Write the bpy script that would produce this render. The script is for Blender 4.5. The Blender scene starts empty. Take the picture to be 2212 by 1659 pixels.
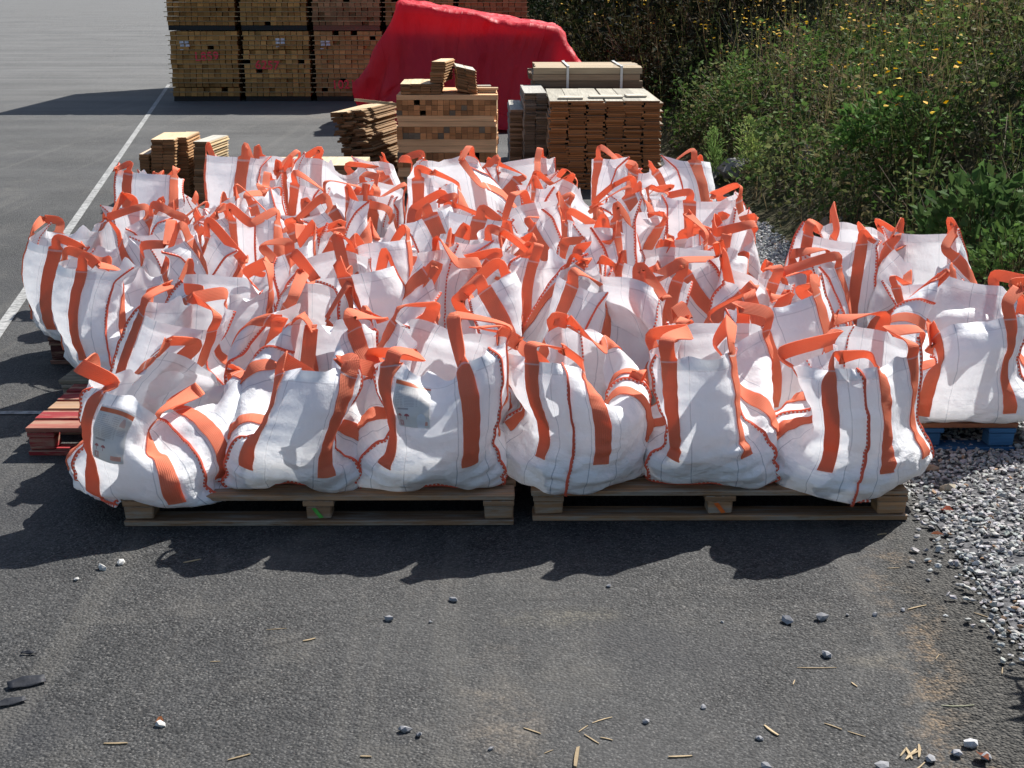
import bpy, math, random
import numpy as np
from mathutils import Vector, Matrix

random.seed(7)
RNG = np.random.default_rng(11)
scene = bpy.context.scene
COL = scene.collection

# ------------------------------------------------------------------ camera model (photo measured on a 2212 x 1659 copy)
F = 3000.0
THETA = math.atan(859.5 / 3000.0)
CAM_H = 1.59
CT, ST = math.cos(THETA), math.sin(THETA)


def ray(px, py):
    x = (px - 1106.0) / F
    y = -(py - 829.5) / F
    return np.array([x, CT + y * ST, -ST + y * CT])


def on_z(px, py, z=0.0):
    """the point of the place that stands at height z under a photo pixel"""
    d = ray(px, py)
    t = (z - CAM_H) / d[2]
    return np.array([d[0] * t, d[1] * t, z])


def on_y(px, py, y):
    """the point of the place at depth y under a photo pixel"""
    d = ray(px, py)
    t = y / d[1]
    return np.array([d[0] * t, y, CAM_H + d[2] * t])


def x_at(px, y, z):
    """world x of a photo column at depth y, height z"""
    zc = y * CT + (CAM_H - z) * ST
    return (px - 1106.0) / F * zc


# ------------------------------------------------------------------ tagging
def tag(o, label=None, cat=None, group=None, kind=None):
    if label: o['label'] = label
    if cat: o['category'] = cat
    if group: o['group'] = group
    if kind: o['kind'] = kind
    return o


def empty(name, loc=(0, 0, 0), rz=0.0):
    o = bpy.data.objects.new(name, None)
    o.empty_display_size = 0.1
    o.location = loc
    o.rotation_euler = (0, 0, rz)
    COL.objects.link(o)
    return o


def link(name, me, mat=None, parent=None):
    o = bpy.data.objects.new(name, me)
    COL.objects.link(o)
    if mat is not None and len(me.materials) == 0:
        me.materials.append(mat)
    if parent is not None:
        o.parent = parent
    return o


def local(o, parent_loc):
    """mesh built in world coordinates, parent an unrotated empty at parent_loc"""
    o.location = (-parent_loc[0], -parent_loc[1], -parent_loc[2])
    return o


# ------------------------------------------------------------------ mesh from arrays
def np_mesh(name, V, Q, uv=None, col=None, smooth=True, mat=None, extra_faces=None, matidx=None):
    """V (n,3); Q (m,k) faces of k corners; uv (m*k,2) per corner; col (m,3) per face or (m*k,3)"""
    V = np.asarray(V, dtype=np.float32)
    Q = np.asarray(Q, dtype=np.int32)
    m, k = Q.shape
    loops = Q.reshape(-1)
    starts = np.arange(m, dtype=np.int32) * k
    tot = np.full(m, k, dtype=np.int32)
    nx = 0
    if extra_faces:
        ext = np.concatenate([np.asarray(e, dtype=np.int32) for e in extra_faces])
        es, et, p = [], [], len(loops)
        for e in extra_faces:
            es.append(p); et.append(len(e)); p += len(e)
        loops = np.concatenate([loops, ext])
        starts = np.concatenate([starts, np.array(es, dtype=np.int32)])
        tot = np.concatenate([tot, np.array(et, dtype=np.int32)])
        nx = len(ext)
    me = bpy.data.meshes.new(name)
    me.vertices.add(len(V))
    me.vertices.foreach_set('co', V.reshape(-1))
    me.loops.add(len(loops))
    me.loops.foreach_set('vertex_index', loops)
    me.polygons.add(len(starts))
    me.polygons.foreach_set('loop_start', starts)
    me.polygons.foreach_set('loop_total', tot)
    me.polygons.foreach_set('use_smooth', np.full(len(starts), smooth, dtype=bool))
    if matidx is not None:
        me.polygons.foreach_set('material_index', np.asarray(matidx, dtype=np.int32))
    if uv is not None:
        u = np.asarray(uv, dtype=np.float32)
        if nx: u = np.concatenate([u, np.zeros((nx, 2), dtype=np.float32)])
        l = me.uv_layers.new(name='UVMap')
        l.data.foreach_set('uv', u.reshape(-1))
    if col is not None:
        c = np.asarray(col, dtype=np.float32)
        if len(c) == m: c = np.repeat(c, k, axis=0)
        c = np.concatenate([c, np.ones((len(c), 1), dtype=np.float32)], axis=1)
        if nx: c = np.concatenate([c, np.ones((nx, 4), dtype=np.float32)])
        a = me.color_attributes.new('Col', 'FLOAT_COLOR', 'CORNER')
        a.data.foreach_set('color', c.reshape(-1))
    me.update(calc_edges=True)
    if mat is not None: me.materials.append(mat)
    return me


class MB:
    """collects boxes and free faces (4-cornered) with uv in metres along the grain and a colour per face"""
    def __init__(s):
        s.V, s.Q, s.U, s.C = [], [], [], []
        s.n = 0

    def box(s, c, size, rot=None, col=(1, 1, 1), jit=0.0, bev=0.0, endcol=None):
        hx, hy, hz = size[0] / 2, size[1] / 2, size[2] / 2
        P = np.array([[x, y, z] for x in (-hx, hx) for y in (-hy, hy) for z in (-hz, hz)], dtype=float)
        if jit: P += (np.random.default_rng(s.n + 5).random(P.shape) - .5) * jit
        la = int(np.argmax(size))
        o1 = [a for a in range(3) if a != la]
        faces = [((0, 1, 3, 2), 0), ((4, 6, 7, 5), 0), ((0, 4, 5, 1), 1), ((2, 3, 7, 6), 1), ((0, 2, 6, 4), 2), ((1, 5, 7, 3), 2)]
        off = random.random() * 37
        for f, ax in faces:
            s.Q.append([s.n + i for i in f])
            for i in f:
                if ax == la:
                    s.U.append((off + P[i][o1[0]] * .25, off * .37 + P[i][o1[1]]))
                else:
                    oth = [a for a in o1 if a != ax][0]
                    s.U.append((off + P[i][la], off * .37 + P[i][oth] + ax * .31))
            s.C.append(endcol if (endcol is not None and ax == la) else col)
        if rot is not None:
            R = np.array(rot)
            P = P @ R.T
        s.V.extend((P + np.array(c)).tolist())
        s.n += 8
        return s

    def quad(s, pts, col=(1, 1, 1), uv=((0, 0), (1, 0), (1, 1), (0, 1))):
        s.V.extend([list(p) for p in pts])
        s.Q.append([s.n, s.n + 1, s.n + 2, s.n + 3])
        s.U.extend(uv); s.C.append(col)
        s.n += 4
        return s

    def mesh(s, name, mat, smooth=False):
        return np_mesh(name, s.V, s.Q, s.U, s.C, smooth, mat)

    def build(s, name, mat, parent=None, bevel=0.0):
        o = link(name, s.mesh(name, mat), None, parent)
        if bevel:
            b = o.modifiers.new('edge', 'BEVEL'); b.width = bevel; b.segments = 1; b.limit_method = 'ANGLE'
        return o


def shade(c, k):
    return (c[0] * k, c[1] * k, c[2] * k)


def rotz(a):
    c, q = math.cos(a), math.sin(a)
    return np.array([[c, -q, 0], [q, c, 0], [0, 0, 1.0]])


def roty(a):
    c, q = math.cos(a), math.sin(a)
    return np.array([[c, 0, q], [0, 1, 0], [-q, 0, c]])


def rotx(a):
    c, q = math.cos(a), math.sin(a)
    return np.array([[1, 0, 0], [0, c, -q], [0, q, c]])


# ------------------------------------------------------------------ shader helpers
class NT:
    def __init__(s, name):
        s.m = bpy.data.materials.new(name)
        s.m.use_nodes = True
        s.t = s.m.node_tree
        s.t.nodes.clear()
        s.out = s.t.nodes.new('ShaderNodeOutputMaterial')

    def n(s, kind, **kw):
        nd = s.t.nodes.new(kind)
        for k, v in kw.items(): setattr(nd, k, v)
        return nd

    def l(s, a, b):
        s.t.links.new(a, b)

    def val(s, sock, v):
        if hasattr(v, 'links') or isinstance(v, bpy.types.NodeSocket): s.l(v, sock)
        else: sock.default_value = v

    def math(s, op, a, b=0.0, c=0.0, clamp=False):
        nd = s.n('ShaderNodeMath', operation=op, use_clamp=clamp)
        for i, v in enumerate((a, b, c)):
            s.val(nd.inputs[i], v)
        return nd.outputs[0]

    def mix(s, f, a, b, mode='MIX'):
        nd = s.n('ShaderNodeMix', data_type='RGBA', blend_type=mode)
        s.val(nd.inputs[0], f)
        for i, v in ((6, a), (7, b)):
            if isinstance(v, tuple): v = (v[0], v[1], v[2], 1.0)
            s.val(nd.inputs[i], v)
        return nd.outputs[2]

    def noise(s, vec, scale, detail=3.0, rough=.55):
        nd = s.n('ShaderNodeTexNoise')
        if vec is not None: s.l(vec, nd.inputs['Vector'])
        nd.inputs['Scale'].default_value = scale
        nd.inputs['Detail'].default_value = detail
        nd.inputs['Roughness'].default_value = rough
        return nd.outputs['Fac']

    def ramp(s, f, stops):
        nd = s.n('ShaderNodeValToRGB')
        el = nd.color_ramp.elements
        while len(el) < len(stops): el.new(.5)
        for e, (p, c) in zip(el, stops):
            e.position = p
            e.color = (c, c, c, 1) if not isinstance(c, tuple) else (c[0], c[1], c[2], 1)
        s.l(f, nd.inputs[0])
        return nd.outputs[0]

    def mapr(s, f, a, b, c, d):
        nd = s.n('ShaderNodeMapRange')
        s.l(f, nd.inputs[0])
        for i, v in enumerate((a, b, c, d)): nd.inputs[i + 1].default_value = v
        return nd.outputs[0]

    def bump(s, h, strength, dist, normal=None):
        nd = s.n('ShaderNodeBump')
        nd.inputs['Strength'].default_value = strength
        nd.inputs['Distance'].default_value = dist
        s.l(h, nd.inputs['Height'])
        if normal is not None: s.l(normal, nd.inputs['Normal'])
        return nd.outputs[0]

    def bsdf(s, color, rough=.7, normal=None, spec=.3):
        b = s.n('ShaderNodeBsdfPrincipled')
        s.val(b.inputs['Base Color'], (color[0], color[1], color[2], 1.0) if isinstance(color, tuple) else color)
        s.val(b.inputs['Roughness'], rough)
        b.inputs['Specular IOR Level'].default_value = spec
        if normal is not None: s.l(normal, b.inputs['Normal'])
        return b.outputs[0]

    def translucent(s, sh, color, f, normal=None):
        t = s.n('ShaderNodeBsdfTranslucent')
        s.val(t.inputs['Color'], (color[0], color[1], color[2], 1.0) if isinstance(color, tuple) else color)
        if normal is not None: s.l(normal, t.inputs['Normal'])
        mx = s.n('ShaderNodeMixShader')
        s.val(mx.inputs[0], f)
        s.l(sh, mx.inputs[1]); s.l(t.outputs[0], mx.inputs[2])
        return mx.outputs[0]

    def done(s, sh):
        s.l(sh, s.out.inputs[0])
        return s.m

    def obj(s):
        return s.n('ShaderNodeTexCoord').outputs['Object']

    def uv(s):
        return s.n('ShaderNodeUVMap', uv_map='UVMap').outputs[0]

    def sep(s, v):
        nd = s.n('ShaderNodeSeparateXYZ'); s.l(v, nd.inputs[0])
        return nd.outputs[0], nd.outputs[1], nd.outputs[2]

    def scaled(s, v, sc):
        nd = s.n('ShaderNodeMapping'); s.l(v, nd.inputs[0]); nd.inputs['Scale'].default_value = sc
        return nd.outputs[0]

    def attr(s, name='Col'):
        return s.n('ShaderNodeAttribute', attribute_name=name).outputs['Color']


# ------------------------------------------------------------------ materials
MAT = {}


def m_fabric():
    t = NT('woven_white_fabric')
    uv = t.uv(); u, v, _ = t.sep(uv)
    fu = t.math('FRACT', u)
    # dark tracer threads running up the weave beside the webbing
    line = None
    for c in (.115, .335, .665, .885):
        d = t.math('ABSOLUTE', t.math('SUBTRACT', fu, c))
        k = t.math('LESS_THAN', d, .0036)
        line = k if line is None else t.math('MAXIMUM', line, k)
    big = t.noise(t.scaled(uv, (2.2, 3.0, 1)), 1.4, 3)
    col = t.mix(t.mapr(big, .35, .75, 0, 1), (.86, .87, .885), (.80, .805, .815))
    dirt = t.noise(t.scaled(uv, (3, 7, 1)), 3.1, 5, .7)
    low = t.mapr(v, 0.0, .16, .5, 0.0)
    col = t.mix(t.math('MULTIPLY', t.mapr(dirt, .52, .75, 0, 1), t.math('ADD', low, .10)), col, (.50, .47, .42))
    col = t.mix(t.math('MULTIPLY', line, .62), col, (.20, .25, .32))
    dr = t.sep(t.attr())[0]
    hemk = t.math('LESS_THAN', dr, .034)
    st = t.math('LESS_THAN', t.math('ABSOLUTE', t.math('SUBTRACT', dr, .036)), .0022)
    col = t.mix(t.math('MULTIPLY', st, .45), col, (.36, .38, .42))
    # crumple: short creases, denser where the sack is filled
    cr = t.noise(t.scaled(uv, (7, 34, 1)), 1.0, 4, .6)
    cr2 = t.noise(t.scaled(uv, (5, 9, 1)), 1.3, 5, .62)
    lowf = t.mapr(v, .16, .30, 1.0, .12)
    vz = t.n('ShaderNodeTexVoronoi'); t.l(t.mix(.06, t.scaled(uv, (.46, 1.35, 1)), t.n('ShaderNodeTexNoise').outputs['Color']), vz.inputs['Vector']); vz.inputs['Scale'].default_value = 17.0
    vy = t.n('ShaderNodeTexVoronoi'); t.l(t.scaled(uv, (.46, .8, 1)), vy.inputs['Vector']); vy.inputs['Scale'].default_value = 6.5
    fac = t.math('ADD', t.math('MULTIPLY', t.math('MULTIPLY', vz.outputs['Distance'], lowf), .8), t.math('MULTIPLY', vy.outputs['Distance'], .45))
    h = t.math('ADD', t.math('ADD', t.math('MULTIPLY', t.math('MULTIPLY', cr, lowf), .8), t.math('MULTIPLY', cr2, .45)), fac)
    nb = t.bump(h, .9, .014)
    sh = t.bsdf(col, .52, nb, .35)
    return t.done(t.translucent(sh, (.84, .86, .90), t.math('MULTIPLY', t.mapr(v, .13, .22, .10, 1.0), t.mapr(hemk, 0, 1, .30, .16)), nb))


def m_webbing():
    t = NT('orange_webbing')
    uv = t.uv(); u, v, _ = t.sep(uv)
    rib = t.math('SINE', t.math('MULTIPLY', u, 2 * math.pi * 9))
    nz = t.noise(t.scaled(uv, (30, 60, 1)), 3.0, 3)
    col = t.mix(t.mapr(nz, .3, .7, 0, 1), (.84, .235, .125), (.90, .325, .19))
    col = t.mix(t.mapr(rib, .75, 1.0, 0, .35), col, (.86, .36, .22))
    st = t.math('GREATER_THAN', t.sep(t.attr())[0], .72)
    col = t.mix(t.math('MULTIPLY', st, .8), col, (.80, .74, .70))
    wear = t.noise(t.scaled(uv, (3, 14, 1)), 2.0, 4, .65)
    col = t.mix(t.mapr(wear, .55, .75, 0, .35), col, (.80, .34, .22))
    wv = t.math('SINE', t.math('MULTIPLY', v, 2 * math.pi * 260))
    nb = t.bump(t.math('ADD', rib, t.math('MULTIPLY', wv, .7)), .35, .0016)
    sh = t.bsdf(col, .75, nb, .2)
    return t.done(t.translucent(sh, (.94, .32, .15), .40))


def m_seam():
    t = NT('overlock_stitching')
    u, v, _ = t.sep(t.uv())
    fr = t.math('FRACT', t.math('MULTIPLY', v, 78.0))
    k = t.math('GREATER_THAN', fr, .40)
    edge = t.math('GREATER_THAN', u, .62)
    k = t.math('MAXIMUM', k, edge)
    col = t.mix(k, (.78, .68, .64), (.74, .13, .075))
    nb = t.bump(k, .5, .003)
    return t.done(t.bsdf(col, .8, nb, .2))


def m_label():
    t = NT('printed_paper_label')
    u, v, _ = t.sep(t.uv())

    def rect(x0, x1, y0, y1):
        a = t.math('MULTIPLY', t.math('GREATER_THAN', u, x0), t.math('LESS_THAN', u, x1))
        b = t.math('MULTIPLY', t.math('GREATER_THAN', v, y0), t.math('LESS_THAN', v, y1))
        return t.math('MULTIPLY', a, b)
    col = (.80, .78, .75)
    nz = t.noise(t.scaled(t.uv(), (26, 3, 1)), 1.0, 2)
    ln = t.math('GREATER_THAN', t.math('FRACT', t.math('MULTIPLY', v, 30.0)), .5)
    txt = t.math('MULTIPLY', t.math('MULTIPLY', ln, t.math('GREATER_THAN', nz, .44)), rect(.06, .66, .42, .84))
    col = t.mix(t.math('MULTIPLY', txt, .55), col, (.42, .36, .36))
    col = t.mix(t.math('MULTIPLY', t.math('MULTIPLY', ln, rect(.70, .92, .50, .66)), .45), col, (.42, .36, .36))
    col = t.mix(rect(.0, 1.0, .88, .97), col, (.74, .15, .05))
    col = t.mix(t.math('MULTIPLY', rect(.10, .42, .355, .39), .7), col, (.25, .20, .22))
    # two umbrellas and a numbered box, printed in red
    for cx in (.16, .38):
        dx = t.math('ABSOLUTE', t.math('SUBTRACT', u, cx))
        dy = t.math('SUBTRACT', v, .235)
        r2 = t.math('ADD', t.math('POWER', dx, 2.0), t.math('POWER', t.math('MULTIPLY', dy, 1.5), 2.0))
        dome = t.math('MULTIPLY', t.math('LESS_THAN', r2, .0049), t.math('GREATER_THAN', dy, 0.0))
        stick = rect(cx - .008, cx + .008, .175, .235)
        col = t.mix(t.math('MAXIMUM', dome, stick), col, (.42, .06, .09))
    tri = t.math('MULTIPLY', rect(.70, .86, .70, .84), t.math('LESS_THAN', t.math('ADD', t.math('ABSOLUTE', t.math('SUBTRACT', u, .78)), t.math('MULTIPLY', v, .55)), .49))
    col = t.mix(t.math('MULTIPLY', tri, .5), col, (.6, .2, .16))
    col = t.mix(t.math('MULTIPLY', rect(.10, .26, .03, .145), .8), col, (.55, .20, .20))
    col = t.mix(rect(.155, .205, .055, .12), col, (.80, .74, .72))
    col = t.mix(t.math('MULTIPLY', rect(.64, .94, .05, .13), .75), col, (.75, .22, .12))
    sh = t.bsdf(col, .45, None, .4)
    return t.done(t.translucent(sh, (.8, .74, .66), .25))


def m_wood(name, grain=1.0, stain=None, wear=None, rough=.8):
    t = NT(name)
    uv = t.uv()
    c = t.attr()
    g = t.noise(t.scaled(uv, (3, 70, 1)), 1.0, 4, .6)
    g2 = t.noise(t.scaled(uv, (1.2, 9, 1)), 1.0, 3)
    k = t.math('MULTIPLY', t.mapr(g, .25, .75, 1 - .30 * grain, 1 + .18 * grain), t.mapr(g2, .3, .7, .82, 1.12))
    col = t.mix(1.0, c, k, 'MULTIPLY')
    if wear:
        w = t.noise(t.scaled(uv, (4, 26, 1)), 1.0, 5, .7)
        col = t.mix(t.mapr(w, .47, .60, 0, .85), col, wear)
    if stain:
        sn = t.noise(t.scaled(uv, (2, 6, 1)), 1.0, 5, .7)
        col = t.mix(t.mapr(sn, .55, .75, 0, .6), col, stain)
    nb = t.bump(g, .5, .003)
    return t.done(t.bsdf(col, rough, nb, .25))


def m_asphalt():
    t = NT('worn_asphalt')
    p = t.obj(); x, y, z = t.sep(p)
    vo = t.n('ShaderNodeTexVoronoi'); t.l(p, vo.inputs['Vector']); vo.inputs['Scale'].default_value = 118.0
    cell = t.sep(vo.outputs['Color'])[0]
    vd = vo.outputs['Distance']
    vo2 = t.n('ShaderNodeTexVoronoi'); t.l(p, vo2.inputs['Vector']); vo2.inputs['Scale'].default_value = 260.0
    cell2 = t.sep(vo2.outputs['Color'])[1]
    base = t.mix(cell, (.015, .0155, .016), (.066, .066, .065))
    base = t.mix(t.mapr(cell2, .87, .94, 0, .36), base, (.27, .26, .245))
    base = t.mix(t.mapr(cell2, .0, .34, .85, 0), base, (.012, .012, .012))
    # wear: smoother dusty zones and coarser open zones
    n1 = t.noise(p, .55, 5, .6)
    n2 = t.noise(p, 2.6, 6, .65)
    n3 = t.noise(p, 9.0, 5, .7)
    base = t.mix(t.mapr(n1, .40, .66, 0, .55), base, (.078, .077, .075))
    base = t.mix(t.math('MULTIPLY', t.mapr(n2, .30, .46, .55, 0), t.mapr(n1, .35, .6, 1, .2)), base, (.022, .022, .023))
    base = t.mix(t.math('MULTIPLY', t.mapr(n2, .52, .72, 0, 1), t.mapr(n3, .35, .65, .1, .75)), base, (.115, .108, .096))
    dust = t.noise(t.scaled(p, (1, .45, 1)), 1.3, 6, .75)
    base = t.mix(t.mapr(dust, .57, .74, 0, .6), base, (.17, .155, .13))
    oil = t.noise(p, .9, 3, .5)
    base = t.mix(t.mapr(oil, .54, .68, 0, .6), base, (.032, .033, .037))
    crk = t.n('ShaderNodeTexVoronoi', feature='DISTANCE_TO_EDGE'); t.l(t.mix(.10, p, t.n('ShaderNodeTexNoise').outputs['Color']), crk.inputs['Vector']); crk.inputs['Scale'].default_value = .55
    base = t.mix(t.math('MULTIPLY', t.mapr(crk.outputs['Distance'], .0, .006, .6, 0), t.mapr(n2, .45, .6, 0, 1)), base, (.015, .015, .016))
    trk = t.noise(t.scaled(p, (5.5, .16, 1)), 1.0, 3, .6)
    base = t.mix(t.mapr(trk, .56, .70, 0, .35), base, (.125, .118, .105))
    # spilt sawdust and dried mud: three smears with outlines of their own
    for cx, cy, rx, ry, cc in ((on_z(1085, 1560)[0], on_z(1085, 1560)[1], .10, .26, (.24, .195, .145)), (on_z(1885, 1425)[0], on_z(1885, 1425)[1], .085, .045, (.23, .20, .15)), (on_z(655, 252)[0], on_z(655, 252)[1], .55, .45, (.30, .24, .16)), (on_z(1230, 1335)[0], on_z(1230, 1335)[1], .14, .06, (.19, .17, .125))):
        q = t.math('ADD', t.math('POWER', t.math('DIVIDE', t.math('SUBTRACT', x, float(cx)), rx), 2.0), t.math('POWER', t.math('DIVIDE', t.math('SUBTRACT', y, float(cy)), ry), 2.0))
        k = t.math('MULTIPLY', t.mapr(t.math('ADD', q, t.math('MULTIPLY', t.math('SUBTRACT', n2, .5), 7.0)), -.6, 1.6, .55, 0), t.math('MULTIPLY', t.mapr(cell, .1, .8, .25, 1.0), t.mapr(n3, .40, .62, .15, 1.0)))
        base = t.mix(k, base, cc)
    # paler surface further down the yard, with the tyre sweep running across
    sweep = t.noise(t.scaled(p, (.10, 1.5, 1)), 1.0, 4, .6)
    far = t.mapr(y, 6.0, 26.0, 0, .85)
    farc = t.mix(t.mapr(sweep, .35, .65, 0, 1), (.118, .118, .115), (.168, .166, .160))
    base = t.mix(far, base, farc)
    # broken dark edge with sandy dirt beside the gravel
    ex = t.math('ADD', t.math('MULTIPLY', y, .105), .665)
    ed = t.math('ADD', t.math('SUBTRACT', x, ex), t.math('MULTIPLY', t.math('SUBTRACT', n2, .5), .30))
    near = t.mapr(y, 3.3, 4.2, 1, 0)
    rough_edge = t.math('MULTIPLY', t.mapr(ed, -.02, .07, 0, 1), near)
    base = t.mix(t.math('MULTIPLY', rough_edge, .85), base, t.mix(cell, (.012, .012, .011), (.085, .08, .070)))
    sand = t.math('MULTIPLY', t.mapr(t.math('ABSOLUTE', t.math('ADD', ed, -.02)), 0, .10, 1, 0), t.math('MULTIPLY', t.mapr(n3, .46, .58, 0, 1), t.mapr(cell, .2, .75, .08, .6)))
    base = t.mix(t.math('MULTIPLY', sand, near), base, (.24, .165, .095))
    h = t.math('ADD', t.math('MULTIPLY', vd, -1.0), t.math('MULTIPLY', cell, .9))
    coarse = t.math('ADD', t.mapr(n1, .35, .62, 1.0, .35), t.math('MULTIPLY', rough_edge, .9))
    nb = t.bump(t.math('MULTIPLY', h, coarse), .9, .006)
    nb = t.bump(n3, .25, .02, nb)
    return t.done(t.bsdf(base, .82, nb, .25))


def m_plain(name, col, rough=.7, spec=.3, noise=None, amount=.25, bump=0.0):
    t = NT(name)
    p = t.obj()
    c = col
    nb = None
    if noise:
        nz = t.noise(p, noise, 4, .6)
        dark = tuple(q * (1 - amount) for q in col); lite = tuple(min(1, q * (1 + amount)) for q in col)
        c = t.mix(t.mapr(nz, .3, .7, 0, 1), dark, lite)
        if bump: nb = t.bump(nz, .6, bump)
    return t.done(t.bsdf(c, rough, nb, spec))


def m_paintline():
    t = NT('worn_road_paint')
    p = t.obj()
    n = t.noise(p, 24, 5, .7); n2 = t.noise(p, 3.0, 4, .6)
    k = t.math('MULTIPLY', t.mapr(n, .38, .62, .25, 1), t.mapr(n2, .3, .6, .55, 1))
    col = t.mix(k, (.09, .09, .088), (.42, .42, .405))
    return t.done(t.bsdf(col, .75, None, .25))


def m_attr(name, rough=.8, trans=0.0, spec=.25, noise=None, bump=0.0):
    t = NT(name)
    c = t.attr()
    nb = None
    if noise:
        nz = t.noise(t.obj(), noise, 4, .6)
        c = t.mix(1.0, c, t.mapr(nz, .25, .75, .72, 1.28), 'MULTIPLY')
        if bump: nb = t.bump(nz, .6, bump)
    sh = t.bsdf(c, rough, nb, spec)
    if trans: sh = t.translucent(sh, c, trans)
    return t.done(sh)


def m_soil():
    t = NT('overgrown_soil')
    p = t.obj()
    n = t.noise(p, 3.0, 6, .7); n2 = t.noise(p, 24.0, 4, .7)
    c = t.mix(t.mapr(n, .35, .65, 0, 1), (.050, .062, .022), (.12, .095, .055))
    c = t.mix(t.mapr(n2, .4, .7, 0, .6), c, (.018, .020, .010))
    return t.done(t.bsdf(c, .95, t.bump(n2, 1.0, .06), .1))


def m_tarp():
    t = NT('red_tarpaulin')
    uv = t.uv()
    n = t.noise(t.scaled(uv, (6, 6, 1)), 1.0, 5, .6)
    n2 = t.noise(t.scaled(uv, (22, 22, 1)), 1.0, 3, .6)
    c = t.mix(t.mapr(n, .3, .7, 0, 1), (.70, .026, .048), (.80, .045, .066))
    u, v, _ = t.sep(uv)
    # creases left by the factory folds
    cr = None
    for w in (u, v):
        d = t.math('ABSOLUTE', t.math('SUBTRACT', t.math('FRACT', t.math('MULTIPLY', w, 4.0)), .5))
        k = t.mapr(d, 0, .008, 1, 0)
        cr = k if cr is None else t.math('MAXIMUM', cr, k)
    h = t.math('ADD', t.math('MULTIPLY', n, 1.0), t.math('ADD', t.math('MULTIPLY', n2, .25), t.math('MULTIPLY', cr, .10)))
    va = t.n('ShaderNodeTexVoronoi'); t.l(uv, va.inputs['Vector']); va.inputs['Scale'].default_value = 9.0
    vb = t.n('ShaderNodeTexVoronoi'); t.l(t.scaled(uv, (1.6, .7, 1)), vb.inputs['Vector']); vb.inputs['Scale'].default_value = 22.0
    h = t.math('ADD', h, t.math('ADD', t.math('MULTIPLY', va.outputs['Distance'], 1.3), t.math('MULTIPLY', vb.outputs['Distance'], .45)))
    nb = t.bump(h, .75, .075)
    sh = t.bsdf(c, .55, nb, .30)
    return t.done(t.translucent(sh, (.92, .04, .06), .42))


def make_materials():
    MAT['fabric'] = m_fabric(); MAT['web'] = m_webbing(); MAT['seam'] = m_seam(); MAT['label'] = m_label()
    MAT['pallet'] = m_wood('weathered_pallet_wood', 1.7, (.07, .055, .045), (.36, .31, .25))
    MAT['redpallet'] = m_wood('flaking_red_pallet_wood', .9, None, (.34, .22, .15))
    MAT['bluepallet'] = m_wood('worn_blue_pallet_wood', .7, (.02, .035, .05))
    MAT['timber'] = m_wood('sawn_timber', 1.0)
    MAT['asphalt'] = m_asphalt(); MAT['paint'] = m_paintline()
    MAT['soil'] = m_soil()
    MAT['leaf'] = m_attr('weed_leaf', .75, .32, .10)
    MAT['petal'] = m_attr('yellow_petal', .7, .2, .2)
    MAT['stone'] = m_attr('crushed_stone', .85, 0, .25, 60.0, .003)
    MAT['gravelbed'] = m_plain('gravel_bed', (.10, .10, .105), .95, .15, 60.0, .6, .02)
    MAT['tarp'] = m_tarp()
    MAT['strapwhite'] = m_plain('white_plastic_strap', (.62, .62, .60), .45, .4, 8, .1)
    MAT['redspray'] = m_plain('red_spray_paint', (.92, .07, .09), .7, .2, 30, .35)
    MAT['greenspray'] = m_plain('green_spray_paint', (.10, .42, .07), .7, .2, 60, .3)
    MAT['orangespray'] = m_plain('orange_spray_paint', (.85, .16, .03), .7, .2, 60, .3)
    MAT['paper'] = m_plain('bundle_paper', (.60, .60, .64), .7, .2, 22, .35)
    MAT['plastic'] = m_plain('black_plastic_scrap', (.014, .016, .022), .6, .3, 30, .3, .004)
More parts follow.
